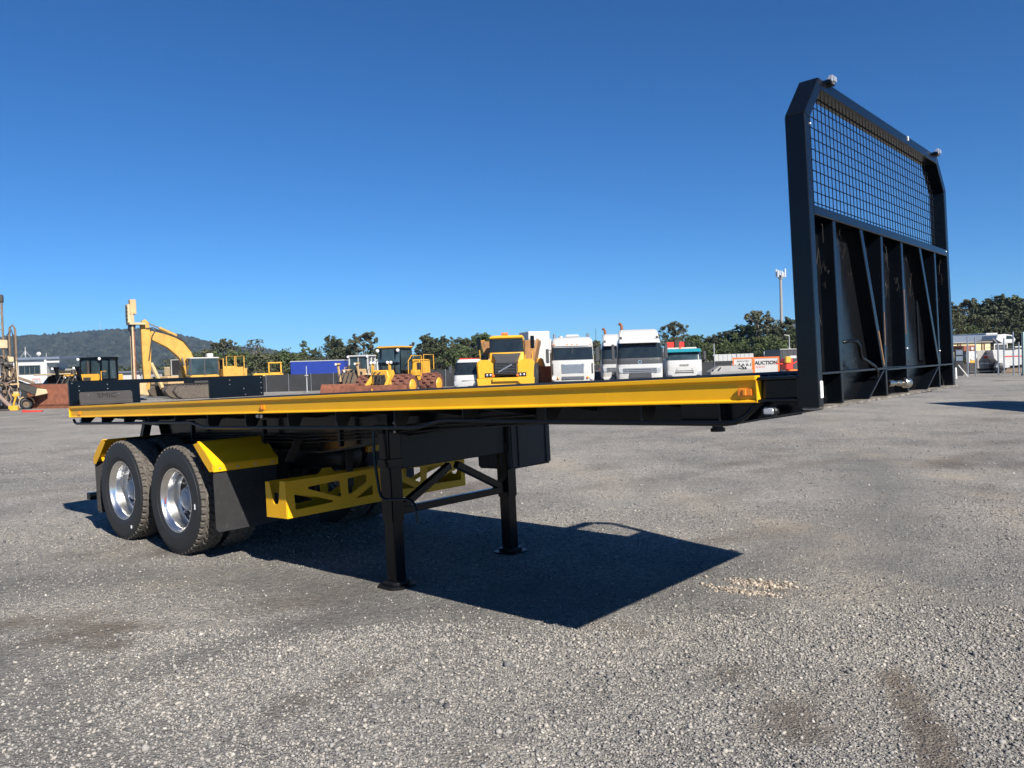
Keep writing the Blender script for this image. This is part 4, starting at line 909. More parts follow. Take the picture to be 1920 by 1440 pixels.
# articulated dump truck
t = thing('dump_truck', 'yellow articulated dump truck facing the camera with black hood and slatted grille', 'dump truck', G(949, 41), R(-4))
Y = 'volvoyel'
cabr = [(1.15, .95, .95, 2.9, .1), (2.05, .92, 1.05, 2.9, .1), (3.02, .86, 1.32, 2.9, .1), (3.10, .84, 1.30, 2.9, .1), (3.18, .80, 1.42, 2.8, .1)]
cab_body(cabr, t, 'cab', Y); screen(t, cabr, 2.30, 2.98, 2, 14); Q(B().box(-.88, .88, 1.16, 1.34, 3.03, 3.12), t, 'cab_brow', Y, .02)
for s in (-1, 1): Q(B().box(min(s*.90, s*.93), max(s*.90, s*.93), 1.6, 2.5, 2.15, 2.95), t, 'side_window', 'glass', .01)
hood = [[(-.60, .0, 1.12), (.60, .0, 1.12), (.62, 1.4, 1.12), (-.62, 1.4, 1.12)], [(-.58, .0, 1.72), (.58, .0, 1.72), (.66, 1.4, 1.80), (-.66, 1.4, 1.80)], [(-.50, .25, 1.82), (.50, .25, 1.82), (.80, 1.2, 2.30), (-.80, 1.2, 2.30)]]
Q(B().loft(hood), t, 'hood', 'darkgrey', .03, 30)
g = Q(B().box(-.56, .56, -.05, .03, 1.16, 1.74), t, 'grille', 'black', .02)
for i in range(7): Q(B().box(-.53, .53, -.08, -.045, 1.20+i*.078, 1.235+i*.078), g, 'slat', 'darkgrey', .004)
Q(B().bar((-.36, -.10, 1.28), (.34, -.10, 1.66), .03, .07, (0, 0, 1)), t, 'badge_bar', 'steel', .005); Q(B().lathe([(.07, 0), (.11, 0), (.11, .03), (.07, .03)], (0, -.11, 1.46), (0, 1, 0), 14, True), t, 'badge_ring', 'darkgrey', 0, 40)
for s in (-1, 1):
    Q(B().prism([(s*.60, .95), (s*1.42, .95), (s*1.46, 1.75), (s*1.36, 1.92), (s*.86, 1.92), (s*.70, 1.72), (s*.60, 1.72)], 'y', .0, 1.55), t, 'front_fender', Y, .06, 40, seg=2)
    hl = Q(B().box(min(s*.66, s*1.06), max(s*.66, s*1.06), -.03, .03, 1.03, 1.24), t, 'headlight', 'black', .02)
    for x in (.76, .94): round_lamp(hl, s*x, -.035, 1.135, .065, 'clear', 'lens')
    wheel_part(t, s*1.48, .95, .86, .65, s, Y); wheel_part(t, s*1.48, 5.0, .86, .65, s, Y); wheel_part(t, s*1.48, 6.9, .86, .65, s, Y)
    Q(B().tube([(s*1.35, .9, 1.9), (s*1.40, .8, 2.9), (s*1.15, 1.3, 2.95)], .025, 6), t, 'hand_rail', Y, 0, 50)
    Q(B().box(min(s*1.28, s*1.48), max(s*1.28, s*1.48), .62, .72, 2.45, 3.1), t, 'mirror', 'black', .03)
    Q(B().box(s*.62-.06, s*.62+.06, -.04, .02, 1.05, 1.15), t, 'indicator', 'orange', .01)
Q(B().prism([(-1.42, .50), (1.42, .50), (1.48, .98), (-1.48, .98)], 'y', -.02, .5), t, 'front_apron', Y, .02)
Q(B().prism([(-.66, .80), (.62, .80), (.75, .66), (1.46, .60), (1.46, 1.0), (-.66, 1.0)], 'y', -.16, -.02), t, 'bumper', Y, .02)
Q(B().cyl((-1.12, .9, 1.9), (-1.12, .9, 2.22), .20, 14), t, 'air_filter', 'black', .02, 40)
Q(B().prism([(-1.25, 1.45), (1.25, 1.45), (1.58, 2.9), (1.58, 3.02), (1.50, 3.02), (1.46, 2.9), (1.15, 1.9), (-1.15, 1.9), (-1.46, 2.9), (-1.50, 3.02), (-1.58, 3.02), (-1.58, 2.9)], 'y', 3.4, 8.2), t, 'dump_body', 'bin', .02)
Q(B().prism([(-1.15, 1.9), (1.15, 1.9), (1.45, 2.95), (-1.45, 2.95)], 'y', 3.42, 3.55), t, 'dump_body_front', 'bin', .01)
Q(B().box(-.30, .05, 1.7, 1.95, 3.18, 3.34), t, 'beacon', 'orange', .03); Q(B().box(-.4, .4, 1.5, 8.0, .75, 1.3), t, 'frame', 'darkmach', .02)
Q(B().box(1.05, 1.50, .55, 1.6, .35, .7), t, 'step', 'darkmach', .02)

# crawler dozers
def dozer(lab, loc, rz, cabcol, body, sc, blade, blade_w, blade_h, cylcol):
    t = thing('bulldozer', lab, 'bulldozer', loc, rz, scale=sc)
    for s in (-1, 1):
        x0, x1 = sorted((s*.72, s*1.24)); tr_ = [( -1.5, .12), (-1.75, .45), (-1.55, .85), (.2, .98), (1.35, .88), (1.6, .5), (1.4, .10), (.0, .0), (-1.0, .0)]
        k = Q(B().prism([(y+1.6, z) for y, z in tr_], 'x', x0, x1), t, 'track', 'trackm', .04)
        for i in range(14): Q(B().box(x0-.02, x1+.02, .2+i*.2, .25+i*.2, .93, 1.02), k, 'track_shoe', 'trackm', 0)
    Q(B().box(-.62, .62, .0, 1.9, .7, 1.95), t, 'engine_hood', body, .05, seg=2); Q(B().box(-.58, .58, -.06, .02, .85, 1.85), t, 'radiator_grille', 'darkmach' if body != 'tan' else 'brownmach', .02)
    Q(B().box(-1.2, -.62, 1.1, 3.3, .95, 1.5), t, 'right_fender', body, .04); Q(B().box(.62, 1.2, 1.1, 3.3, .95, 1.5), t, 'left_fender', body, .04); Q(B().box(-.7, .7, 2.8, 3.6, .8, 1.9), t, 'fuel_tank', body, .06)
    zc = 2.85
    Q(B().box(-.80, .80, 1.55, 3.0, 1.35, 1.62), t, 'cab_base', cabcol, .03)
    for x in (-.78, .78):
        for y in (1.58, 2.25, 2.95): Q(B().bar((x, y, 1.6), (x*.94, y+.04, zc), .10, .10), t, 'cab_post', cabcol, .01)
    Q(B().box(-.86, .86, 1.45, 3.1, zc, zc+.14), t, 'cab_roof', cabcol, .05, seg=2); Q(B().box(-.72, .72, 1.60, 2.93, 1.62, zc), t, 'cab_glass', 'glass_blue', .02)
    Q(B().bar((0, 1.575, 1.6), (0, 1.575, zc), .06, .06), t, 'screen_bar', cabcol, 0)
    for x in (-.78, .78):
        round_lamp(t, x, 1.42, zc+.02, .09, name='work_light')
    Q(B().cyl((.42, .9, 1.95), (.42, .9, 2.75), .07, 10), t, 'exhaust', 'darkmach', 0, 50)
    for s in (-1, 1):
        c = Q(B().cyl((s*.78, .05, 1.05), (s*.76, -.35, 2.35), .10, 10), t, 'lift_cylinder', cylcol, 0, 50); Q(B().box(s*.76-.17, s*.76+.17, -.50, -.22, 2.28, 2.42), c, 'lamp_bracket', cylcol, .02); round_lamp(c, s*.76-.10, -.52, 2.32, .08, name='work_light')
        Q(B().bar((s*1.40, 1.9, .55), (s*1.40, -.95, .42), .18, .26), t, 'push_arm', body, .02)
    pr = [(.0, .0), (-.10, .25), (-.02, .60), (.16, blade_h), (.24, blade_h), (.06, .60), (.0, .25), (.12, 0)]
    bl = Q(B().prism([(y-1.15, z) for y, z in pr], 'x', -blade_w/2, blade_w/2), t, 'blade', blade, .01, label='rusty curved dozer blade')
    for s in (-1, 1): x0, x1 = sorted((s*blade_w/2, s*(blade_w/2+.05))); Q(B().prism([(-1.32, 0), (-1.02, -.0), (-.88, blade_h+.02), (-1.05, blade_h+.02), (-1.30, .55)], 'x', x0, x1), bl, 'end_bit', blade, .008)
    Q(B().box(-blade_w/2, blade_w/2, -1.20, -1.13, -.02, .16), bl, 'cutting_edge', blade, .005)
    for k in range(4): Q(B().tube([(-.5+k*.33, .0, 1.7), (-.5+k*.33, -.25, 1.9), (-.55+k*.36, -.5, 1.5), (-.5+k*.33, -.85, 1.0)], .03, 6), t, 'hydraulic_hose', 'darkmach', 0, 50)
    for s in (-1, 1):
        Q(B().box(min(s*.621, s*.63), max(s*.621, s*.63), .25, .85, 1.05, 1.75), t, 'side_vent', 'darkmach', 0); Q(B().box(min(s*.621, s*.63), max(s*.621, s*.63), 1.0, 1.45, 1.1, 1.75), t, 'side_door', body, .01)
        Q(B().tube([(s*1.0, 1.3, 1.5), (s*1.0, 1.3, 2.1), (s*1.0, 1.7, 2.1)], .025, 6), t, 'hand_rail', body, 0, 50); round_lamp(t, s*.4, -.08, 1.78, .08, name='headlight')
    Q(B().lathe([(0, .3), (.12, .28), (.14, 0)], (-.3, .5, 1.95), (0, 0, 1), 12), t, 'air_cleaner', 'darkmach', 0, 50)
    return t
dozer('yellow bulldozer with black cab and broad rusty blade beside the drill rig', G(136, 45), R(-14), 'black', 'catyel', .93, 'rust', 4.0, 1.42, 'black')
dozer('old tan bulldozer with white cab in front of the blue container', G(657, 50), R(-14), 'white', 'tan', .84, 'rust', 3.4, .9, 'tan')


t = thing('soil_compactor', 'yellow soil compactor with rusty padfoot wheels and low dozer blade', 'compactor', G(722, 43.5), R(-20))
def padwheel(x0, x1, y, r):
    w_ = Q(B().lathe([(r*.55, 0), (r*.86, 0), (r*.86, x1-x0), (r*.55, x1-x0)], (x0, y, r), (1, 0, 0), 24, True), t, 'padfoot_wheel', 'drum_rust', 0, 30)
    pads = B()
    for k in range(4):
        for j in range(10):
            a = 2*PI*(j+.5*(k % 2))/10; c = Vector((x0+(k+.5)*(x1-x0)/4, y+r*.84*math.cos(a), r+r*.84*math.sin(a))); d = Vector((0, math.cos(a), math.sin(a)))
            pads = B().bar(c, c+d*r*.16, .17, .20, (1, 0, 0)); Q(pads, w_, 'pad', 'drum_rust', .02)
    Q(B().lathe([(r*.56, 0), (r*.5, .05), (r*.25, .08), (0, .08)] if x0 > 0 else [(r*.56, 0), (r*.5, -.05), (r*.25, -.08), (0, -.08)], (x1 if x0 > 0 else x0, y, r), (1, 0, 0), 20), w_, 'hub', 'catyel', 0, 40)
for s in (-1, 1):
    for y in (.2, 3.5): a, b_ = sorted((s*.58, s*1.58)); padwheel(a, b_, y, .66)
Q(B().box(-.5, .5, -.2, 1.6, .55, 1.15), t, 'front_frame', 'catyel', .04); Q(B().prism([(-.62, .75), (.62, .75), (.45, 1.55), (-.45, 1.55)], 'y', -.5, .3), t, 'front_cowl', 'catyel', .05)
for s in (-1, 1):
    Q(B().bar((s*.50, -.2, 1.3), (s*.62, -1.2, .45), .16, .22), t, 'blade_arm', 'catyel', .02); Q(B().bar((s*.55, -.35, .7), (s*.50, -.30, 1.95), .12, .12), t, 'lamp_post', 'catyel', .01); round_lamp(t, s*.50-.08, -.40, 1.95, .08, name='work_light'); round_lamp(t, s*.50+.12, -.40, 1.95, .08, name='work_light')
    Q(B().tube([(s*1.0, .9, 1.25), (s*1.0, .9, 2.0), (s*.95, 1.4, 2.3), (s*.95, 2.6, 2.3), (s*.95, 2.6, 1.3)], .025, 6), t, 'hand_rail', 'catyel', 0, 50)
    Q(B().tube([(s*1.0, 2.8, 1.5), (s*1.0, 2.8, 2.35), (s*.95, 4.2, 2.35), (s*.95, 4.2, 1.5)], .025, 6), t, 'hand_rail', 'catyel', 0, 50)
crow = [(1.25, .62, .55, 2.1, .1), (1.9, .66, .45, 2.1, .1), (2.72, .62, .62, 2.1, .1)]
cab_body(crow, t, 'cab', 'black'); screen(t, crow, 1.35, 2.68, 1, 15, mt='glass_blue'); [Q(B().box(min(s*.62, s*.68), max(s*.62, s*.68), .75, 1.95, 1.5, 2.6), t, 'side_window', 'glass_blue', .02) for s in (-1, 1)]; Q(B().box(-.72, .72, .50, 2.2, 2.72, 2.84), t, 'cab_roof', 'catyel', .05, seg=2)
for s in (-1, 1): Q(B().bar((s*.42, .42, 1.3), (s*.44, .52, 2.7), .05, .05), t, 'cab_post', 'black', 0); round_lamp(t, s*.62, .42, 2.60, .09, name='work_light')
Q(B().box(-.65, .65, 2.3, 4.4, 1.0, 2.1), t, 'engine_hood', 'catyel', .06, seg=2); Q(B().box(-.95, .95, 1.9, 2.5, .9, 1.5), t, 'platform', 'catyel', .03); Q(B().cyl((.3, 2.6, 2.1), (.3, 2.6, 2.95), .06, 10), t, 'exhaust', 'darkmach', 0, 50)
Q(B().bar((.7, 2.1, 2.85), (.75, 2.1, 3.05), .12, .12), t, 'beacon_post', 'darkmach', .01)
bl = Q(B().prism([(-1.30, .05), (-1.38, .30), (-1.28, .78), (-1.20, .78), (-1.28, .30), (-1.18, .05)], 'x', -1.95, 1.95), t, 'blade', 'rust', .01); Q(B().box(-.02, .03, -1.42, -1.35, .05, .6), bl, 'yellow_mark', 'catyel', .005)

for k, (x, y0, z0) in enumerate(((-.2, -.4, 1.5), (.05, -.45, 1.45), (.25, -.5, 1.3))): Q(B().tube([(x, y0, z0), (x-.1, y0-.2, z0-.1), (x-.05, y0-.3, z0-.5), (x, y0-.1, z0-.8)], .03, 6), t, 'hydraulic_hose', 'darkmach', 0, 50)
for x0, x1, z0, z1 in ((-.40, .40, .78, 1.30),): Q(B().prism([(x0, z0), (x1, z0), (x1*.8, z1), (x0*.8, z1)], 'y', -.53, -.49), t, 'cowl_opening', 'darkmach', .01)
for s in (-1, 1):
    Q(B().box(min(s*.651, s*.66), max(s*.651, s*.66), 2.6, 3.3, 1.3, 1.9), t, 'hood_vent', 'darkmach', 0); Q(B().box(min(s*.651, s*.657), max(s*.651, s*.657), 3.45, 4.2, 1.15, 2.0), t, 'hood_door', 'catyel', .01)
    for z in (.55, .85, 1.15): Q(B().box(s*.98-.2, s*.98+.2, 1.75, 1.95, z, z+.05), t, 'step', 'darkmach', .005)
# excavator carrying a drill mast
t = thing('drill_excavator', 'yellow excavator on tracks holding an upright drill mast on its boom', 'excavator', G(378, 55), R(-52))
for s in (-1, 1):
    a, b_ = sorted((s*.75, s*1.35)); k = Q(B().prism([(-1.9, .15), (-2.15, .5), (-1.9, .88), (1.9, .88), (2.15, .5), (1.9, .12), (1.6, 0), (-1.6, 0)], 'x', a, b_), t, 'track', 'trackm', .05)
    for i in range(16): Q(B().box(a-.02, b_+.02, -1.75+i*.23, -1.62+i*.23, .86, .93), k, 'track_shoe', 'trackm', 0)
Q(B().box(-1.2, 1.2, -.8, 2.3, 1.0, 1.25), t, 'turntable', 'darkmach', .03); Q(B().box(-1.3, .2, .5, 2.5, 1.25, 2.1), t, 'engine_housing', 'paleyel', .06, seg=2); Q(B().box(.25, 1.3, 1.0, 2.5, 1.25, 2.0), t, 'side_housing', 'paleyel', .05); Q(B().box(-1.3, -.35, -1.1, .5, 1.2, 1.95), t, 'tool_housing', 'paleyel', .04); Q(B().box(-1.25, 1.25, 2.35, 2.8, 1.15, 2.05), t, 'counterweight', 'paleyel', .15, 40, seg=3)
Q(B().box(.30, 1.25, -1.05, .85, 1.2, 1.55), t, 'cab_base', 'paleyel', .03); Q(B().box(.33, 1.22, -1.0, .8, 1.55, 2.62), t, 'cab_glass', 'glass_blue', .04)
for x in (.33, 1.22):
    for y in (-1.0, -.1, .8): Q(B().bar((x, y, 1.5), (x, y*.97, 2.66), .08, .08), t, 'cab_post', 'darkgrey', .01)
Q(B().box(.28, 1.27, -1.05, .88, 2.62, 2.72), t, 'cab_roof', 'white', .04); Q(B().box(.55, .95, .2, .6, 2.72, 2.98), t, 'roof_air_unit', 'offwhite', .04)
dr = Q(B().plate([(.85, 1.35), (1.75, 1.35), (1.75, 2.62), (.85, 2.62)], [[(.93, 1.9), (1.67, 1.9), (1.67, 2.54), (.93, 2.54)]], 'y', .95, 1.02), t, 'open_door', 'paleyel', .01); Q(B().box(.95, 1.65, .97, 1.0, 1.92, 2.52), dr, 'door_glass', 'glass', 0)
for y in (1.35, 2.0): Q(B().tube([(1.28, y, 1.5), (1.28, y, 2.75), (1.28, y+.55, 2.75), (1.28, y+.55, 1.5)], .035, 6), t, 'guard_rail', 'paleyel', 0, 50)
# boom: side outline (distance forward, height), drawn in the plane x = -.1 (front is -Y)
boom = [(.25, 1.5), (.42, 2.6), (.68, 3.35), (1.03, 3.80), (1.8, 4.22), (3.08, 4.52), (3.2, 4.3), (3.08, 3.95), (2.1, 3.42), (1.42, 2.78), (1.0, 2.05), (.78, 1.5)]
Q(B().prism([(-s_, z) for s_, z in boom], 'x', -.32, .12), t, 'boom', 'paleyel', .03)
arm = [(3.70, 4.85), (3.6, 5.2), (3.4, 5.3), (3.2, 5.1), (3.12, 4.45), (3.1, 3.6), (3.2, 1.6), (3.3, .7), (3.6, .6), (3.68, 2.5)]
Q(B().prism([(-s_, z) for s_, z in arm], 'x', -.28, .08), t, 'stick', 'paleyel', .03)
def ram(p, q, x, r=.085, par=t):
    p, q = Vector((x, -p[0], p[1])), Vector((x, -q[0], q[1])); c = Q(B().cyl(p, p.lerp(q, .58), r, 12), par, 'hydraulic_ram', 'paleyel', 0, 50); Q(B().cyl(p.lerp(q, .58), q, r*.5, 10), c, 'rod', 'steel', 0, 50)
ram((1.45, 4.22), (3.32, 5.12), -.1, .10); ram((.95, 1.45), (1.25, 2.75), -.45, .09); ram((.95, 1.45), (1.25, 2.75), .25, .09)
Q(B().tube([(.14, -.9, 3.72), (.14, -1.8, 4.28), (.14, -2.8, 4.58), (.16, -3.05, 4.2), (.14, -3.15, 3.6), (.12, -3.3, 2.6)], .04, 6), t, 'hydraulic_hose', 'darkmach', 0, 50); Q(B().tube([(.15, -.6, 3.2), (.15, -1.2, 4.0), (.15, -2.3, 4.42), (.2, -3.0, 4.75), (.12, -3.4, 4.7)], .04, 6), t, 'hydraulic_hose', 'darkmach', 0, 50)
# the mast with its drill head
for x in (-.30, .18): Q(B().box(x, x+.09, -4.30, -4.20, .35, 6.2), t, 'mast_rail', 'cream', .01)
Q(B().box(-.2, .17, -4.28, -4.10, .3, 4.9), t, 'mast_channel', 'rust', .01)
for i in range(8): Q(B().bar((-.28, -4.25, .9+i*.55), (.25, -4.25, 1.3+i*.55), .05, .05), t, 'mast_brace', 'brownmach', 0)
Q(B().box(-.42, .20, -4.50, -4.10, 5.05, 6.25), t, 'drill_head', 'cream', .03); Q(B().box(-.15, .28, -4.35, -3.97, 5.6, 6.55), t, 'drill_motor', 'tan', .03); Q(B().box(-.5, .45, -4.45, -3.45, 4.92, 5.06), t, 'head_plate', 'cream', .01); Q(B().box(-.35, .25, -4.40, -4.05, 4.55, 4.92), t, 'chuck', 'darkmach', .03)
for i in range(4): Q(B().box(-.02, .2, -4.53, -4.49, 5.2+i*.25, 5.32+i*.25), t, 'head_vent', 'darkmach', 0)
Q(B().prism([(-4.05, .4), (-3.35, .3), (-3.55, .9), (-3.35, 1.3), (-3.95, 1.2)], 'x', -.25, .15), t, 'mast_foot', 'tan', .04); Q(B().tube([(-.4, -4.25, 4.6), (-.6, -4.15, 3.8), (-.45, -3.95, 2.6), (-.3, -3.75, 1.6)], .045, 6), t, 'drill_hose', 'darkmach', 0, 50)

# tan drill carrier behind the excavator
t = thing('drill_carrier', 'tan drill carrier with a dark screen panel behind the excavator boom', 'drill carrier', G(322, 61), R(-30))
Q(B().box(-1.0, 1.0, -1, 2.6, .9, 1.5), t, 'deck_frame', 'tan', .04); pn = Q(B().plate([(-.1, 1.5), (1.45, 1.5), (1.45, 2.75), (-.1, 2.75)], [[(-.02, 1.56), (1.37, 1.56), (1.37, 2.68), (-.02, 2.68)]], 'y', .1, .18), t, 'screen_frame', 'offwhite', .01); Q(B().box(-.02, 1.37, .12, .16, 1.56, 2.68), pn, 'screen_panel', 'shade', 0)
Q(B().box(-1.2, -.2, .3, 1.8, 1.5, 2.2), t, 'engine_housing', 'cream', .05); Q(B().bar((-.9, -1.0, 2.5), (.6, -1.2, .6), .22, .25), t, 'feed_beam', 'tan', .02); Q(B().bar((-.5, -1.0, 1.5), (.1, -1.0, .8), .15, .2), t, 'dust_pipe', 'brownmach', .02)
for s in (-1, 1): a, b_ = sorted((s*.7, s*1.15)); Q(B().prism([(-1.2, .1), (-1.4, .4), (-1.2, .8), (2.2, .8), (2.4, .4), (2.2, .0), (-1.0, .0)], 'x', a, b_), t, 'track', 'trackm', .04)

# brown blast-hole drill rig at the left edge
t = thing('drill_rig', 'muddy brown drill rig with tall lattice mast at the left edge', 'drill rig', G(8, 43), R(30))
for x in (-.28, .10):
    for y in (-.2, .2): Q(B().box(x-.045, x+.045, y-.045, y+.045, .5, 5.9), t, 'mast_chord', 'brownmach', .01)
for i in range(12):
    z = .7+i*.43; sgn = 1 if i % 2 else -1
    Q(B().bar((-.28, -.2, z+(.2 if sgn > 0 else 0)), (.10, -.2, z+(0 if sgn > 0 else .2)), .04, .05), t, 'mast_brace', 'brownmach', 0); Q(B().bar((.10, -.2, z), (.10, .2, z+.3), .04, .05), t, 'mast_brace', 'darkmach', 0)
Q(B().cyl((-.1, -.28, .3), (-.1, -.28, 5.2), .05, 10), t, 'drill_rod', 'steel', 0, 50); Q(B().box(-.35, .2, -.3, .25, 5.75, 6.15), t, 'crown_block', 'darkmach', .04); Q(B().cyl((-.2, -.36, 5.85), (.05, -.36, 5.85), .18, 14), t, 'sheave', 'brownmach', 0, 40)
Q(B().tube([(.35, -.1, .6), (.38, -.1, 3.9), (.42, -.1, 4.4), (.55, -.1, 4.55), (.66, -.1, 4.35), (.66, -.1, .8)], .055, 8), t, 'hose_loop', 'brownmach', 0, 50); Q(B().tube([(.28, -.15, .8), (.28, -.15, 4.0), (.5, -.15, 4.3), (.58, -.15, 3.8), (.60, -.15, 1.2)], .035, 6), t, 'hose_loop', 'darkmach', 0, 50)
Q(B().box(-.7, .45, -.1, .9, 1.0, 2.9), t, 'rotary_head', 'darkmach', .06); Q(B().box(-.55, .3, -.35, -.1, 3.3, 3.75), t, 'head_guide', 'cream', .03); Q(B().box(-1.8, .3, .4, 3.5, .75, 1.5), t, 'carrier', 'brownmach', .05); Q(B().box(-1.9, -.5, .8, 3.3, 1.5, 2.5), t, 'engine_housing', 'brownmach', .08)
Q(B().bar((-1.2, -.35, 1.35), (.75, -.35, 1.40), .06, .06), t, 'cross_pipe', 'tan', 0); Q(B().bar((.35, -.3, 1.35), (.30, -.3, 2.9), .05, .05), t, 'upright_pipe', 'cream', 0); Q(B().bar((.70, -.35, 1.2), (.66, -.35, 2.6), .05, .05), t, 'upright_pipe', 'cream', 0)
Q(B().bar((.5, .1, 1.45), (1.55, -.1, .92), .34, .42), t, 'feed_boom', 'darkmach', .04); Q(B().prism([(1.45, .70), (2.05, .82), (2.0, 1.05), (1.55, 1.12)], 'y', -.3, .1), t, 'boom_end', 'cream', .03); Q(B().bar((.65, -.25, 1.75), (1.45, -.3, 1.40), .16, .14), t, 'boom_cylinder', 'brownmach', .02)
Q(B().tube([(-.45, -.5, 1.35), (-.15, -.5, .75), (.2, -.55, .32), (.55, -.6, .06)], .11, 10), t, 'dust_hose', 'hose', 0, 50)
for s in (-1.55, -.2): Q(B().prism([(.2, .1), (.0, .4), (.2, .8), (3.3, .8), (3.5, .4), (3.3, .0), (.4, .0)], 'x', s-.25, s+.25), t, 'track', 'trackm', .04)
Q(B().box(-.2, .6, -.8, -.3, 0, .10), t, 'jack_foot', 'darkmach', .02)
Q(B().box(-.45, .55, -.15, .5, .5, 1.55), t, 'power_pack', 'darkmach', .05); Q(B().box(.05, .62, -.25, .2, 1.6, 2.25), t, 'winch_housing', 'brownmach', .06); Q(B().cyl((.1, -.3, 2.45), (.5, -.3, 2.45), .17, 14), t, 'winch_drum', 'darkmach', .02, 40); Q(B().box(-.38, -.05, -.3, .1, 2.3, 3.1), t, 'valve_block', 'darkmach', .04)
rg = random.Random(9)
for k in range(16):
    x, z = rg.uniform(-.4, .6), rg.uniform(1.2, 3.2); q = [(x, -.3, z)]
    for _ in range(4): x += rg.uniform(-.16, .2); z -= rg.uniform(.05, .45); q.append((x, -.3-rg.uniform(0, .25), max(.2, z)))
    Q(B().tube(q, rg.uniform(.022, .04), 6), t, 'rig_hose', rg.choice(('darkmach', 'brownmach', 'hose')), 0, 50)
for k in range(9): x, z = rg.uniform(-.4, .5), rg.uniform(.5, 2.8); Q(B().box(x, x+rg.uniform(.1, .25), -.42, -.2, z, z+rg.uniform(.1, .3)), t, 'fitting', rg.choice(('darkmach', 'brownmach', 'cream', 'tan')), .02)
t = thing('prop_stand', 'small yellow leaning prop stand right of the drill rig', 'stand', G(27, 42.6), .2); Q(B().bar((-.1, 0, 0), (.12, 0, .78), .10, .08), t, 'leg', 'catyel', .01); Q(B().box(-.05, .28, -.08, .08, .76, .88), t, 'head', 'catyel', .02); Q(B().box(-.25, .2, -.12, .12, .0, .26), t, 'foot', 'catyel', .02); Q(B().bar((-.18, .05, .2), (.10, .05, .60), .05, .05), t, 'strut', 'darkmach', 0)
t = thing('small_wheel_trailer', 'small tan wheel with curved fender left of the rusty blade', 'trailer wheel', G(48, 44), R(-50)); wheel_part(t, .25, 0, .30, .2, 1, 'brownmach'); Q(B().prism([(.42*math.cos(a), .30+.42*math.sin(a)) for a in [PI*k/8 for k in range(9)]]+[(.37*math.cos(a), .30+.37*math.sin(a)) for a in [PI*k/8 for k in range(8, -1, -1)]], 'x', .0, .30), t, 'fender', 'tan', .004); Q(B().bar((.1, 0, .3), (-.8, .3, .3), .08, .08), t, 'axle_beam', 'darkmach', 0)
t = thing('red_ripper_tooth', 'flat red steel bar lying in front of the rusty blade', 'steel bar', G(62, 40.2), R(8)); Q(B().prism([(-.45, .0), (.42, .0), (.50, .10), (.36, .07), (-.45, .09)], 'y', -.06, .06), t, 'bar', 'red', .008); Q(B().box(-.47, -.40, -.08, .08, .005, .12), t, 'end_lug', 'red', .008)

# small yellow loader far back
t = thing('far_loader', 'small yellow loader with open cab far behind the black rear board', 'loader', G(500, 78), R(-75))
Q(B().box(-.8, .8, -1.2, 1.6, .8, 1.45), t, 'engine_hood', 'catyel', .1, 40, seg=2); Q(B().box(-.7, .7, .3, 1.3, 1.4, 1.5), t, 'cab_floor', 'catyel', .02); Q(B().box(-.85, .85, .2, 1.5, 2.35, 2.48), t, 'cab_roof', 'catyel', .03)
for x in (-.75, .75):
    for y in (.3, 1.4): Q(B().bar((x, y, 1.4), (x, y, 2.4), .10, .10), t, 'cab_post', 'catyel', .01)
    for y in (-.8, 1.1): wheel_part(t, x*1.3, y, .6, .45, 1 if x > 0 else -1, 'catyel')

# containers, bins and sheds
def corrug(par, x0, x1, y, z0, z1, n, mt, name='rib', d=.03, axis='x'):
    for i in range(n):
        x = x0+(x1-x0)*(i+.5)/n; w_ = (x1-x0)/n*.25
        Q(B().box(x-w_, x+w_, y-d, y, z0, z1) if axis == 'x' else B().box(y-d, y, x-w_, x+w_, z0, z1), par, name, mt, 0)
t = thing('curtain_trailer', 'long dark blue curtain-sided box behind the old bulldozer', 'trailer body', G(597, 71), R(3))
Q(B().box(-2.35, 2.35, 0, 2.4, .95, 2.38), t, 'body', 'blue', .02); Q(B().box(-2.38, 2.38, -.02, 2.42, 2.38, 2.46), t, 'roof_edge', 'grey_steel', .01)
corrug(t, -2.3, 2.3, 0, 1.0, 2.35, 8, 'blue', 'curtain_strap', .02)
for x in (-1.5, 1.4): wheel_part(t, x, .6, .48, .3, -1)
Q(B().box(-2.3, 2.3, .3, 2.1, .7, .95), t, 'frame', 'darkmach', .02)
t = thing('white_container', 'white container end showing between the old bulldozer and the compactor', 'container', G(690, 66), R(3)); Q(B().box(-.35, 1.0, 0, 6, .1, 2.35), t, 'body', 'white', .02); corrug(t, -.3, .95, 0, .2, 2.3, 5, 'white')
t = thing('box_trailer', 'tall white box trailer behind the yellow dump truck', 'trailer', G(1012, 66), R(14))
Q(B().box(-.85, .95, 0, 3, 1.2, 4.25), t, 'box', 'offwhite', .03); corrug(t, -.8, .9, 0, 1.4, 4.15, 9, 'offwhite', 'panel_rib', .02); Q(B().box(.95, 1.15, .1, 1.6, 2.4, 3.6), t, 'cooling_unit', 'offwhite', .06); Q(B().box(-.8, .9, .3, 2.8, .8, 1.2), t, 'frame', 'darkmach', .02)
for s, x in ((-1, -.8), (1, .9)): wheel_part(t, x, 2.2, .48, .3, s)
t = thing('skip_bin', 'rusty steel skip bin between the dump truck and the flat fronted cabover', 'skip bin', G(1019, 47), R(-6)); Q(B().prism([(-.50, .05), (.50, .05), (.62, 1.45), (-.62, 1.45)], 'y', 0, 1.6), t, 'bin', 'rust', .02); Q(B().box(-.66, .66, -.04, .06, 1.38, 1.48), t, 'rim', 'rust', .01); Q(B().box(-.62, .62, -.03, .01, .62, .72), t, 'side_band', 'drum_rust', .01); Q(B().prism([(-.5, 1.45), (.1, 1.45), (-.05, 1.95), (-.35, 2.0)], 'y', .3, 1.2), t, 'yellow_load', 'paleyel', .06)
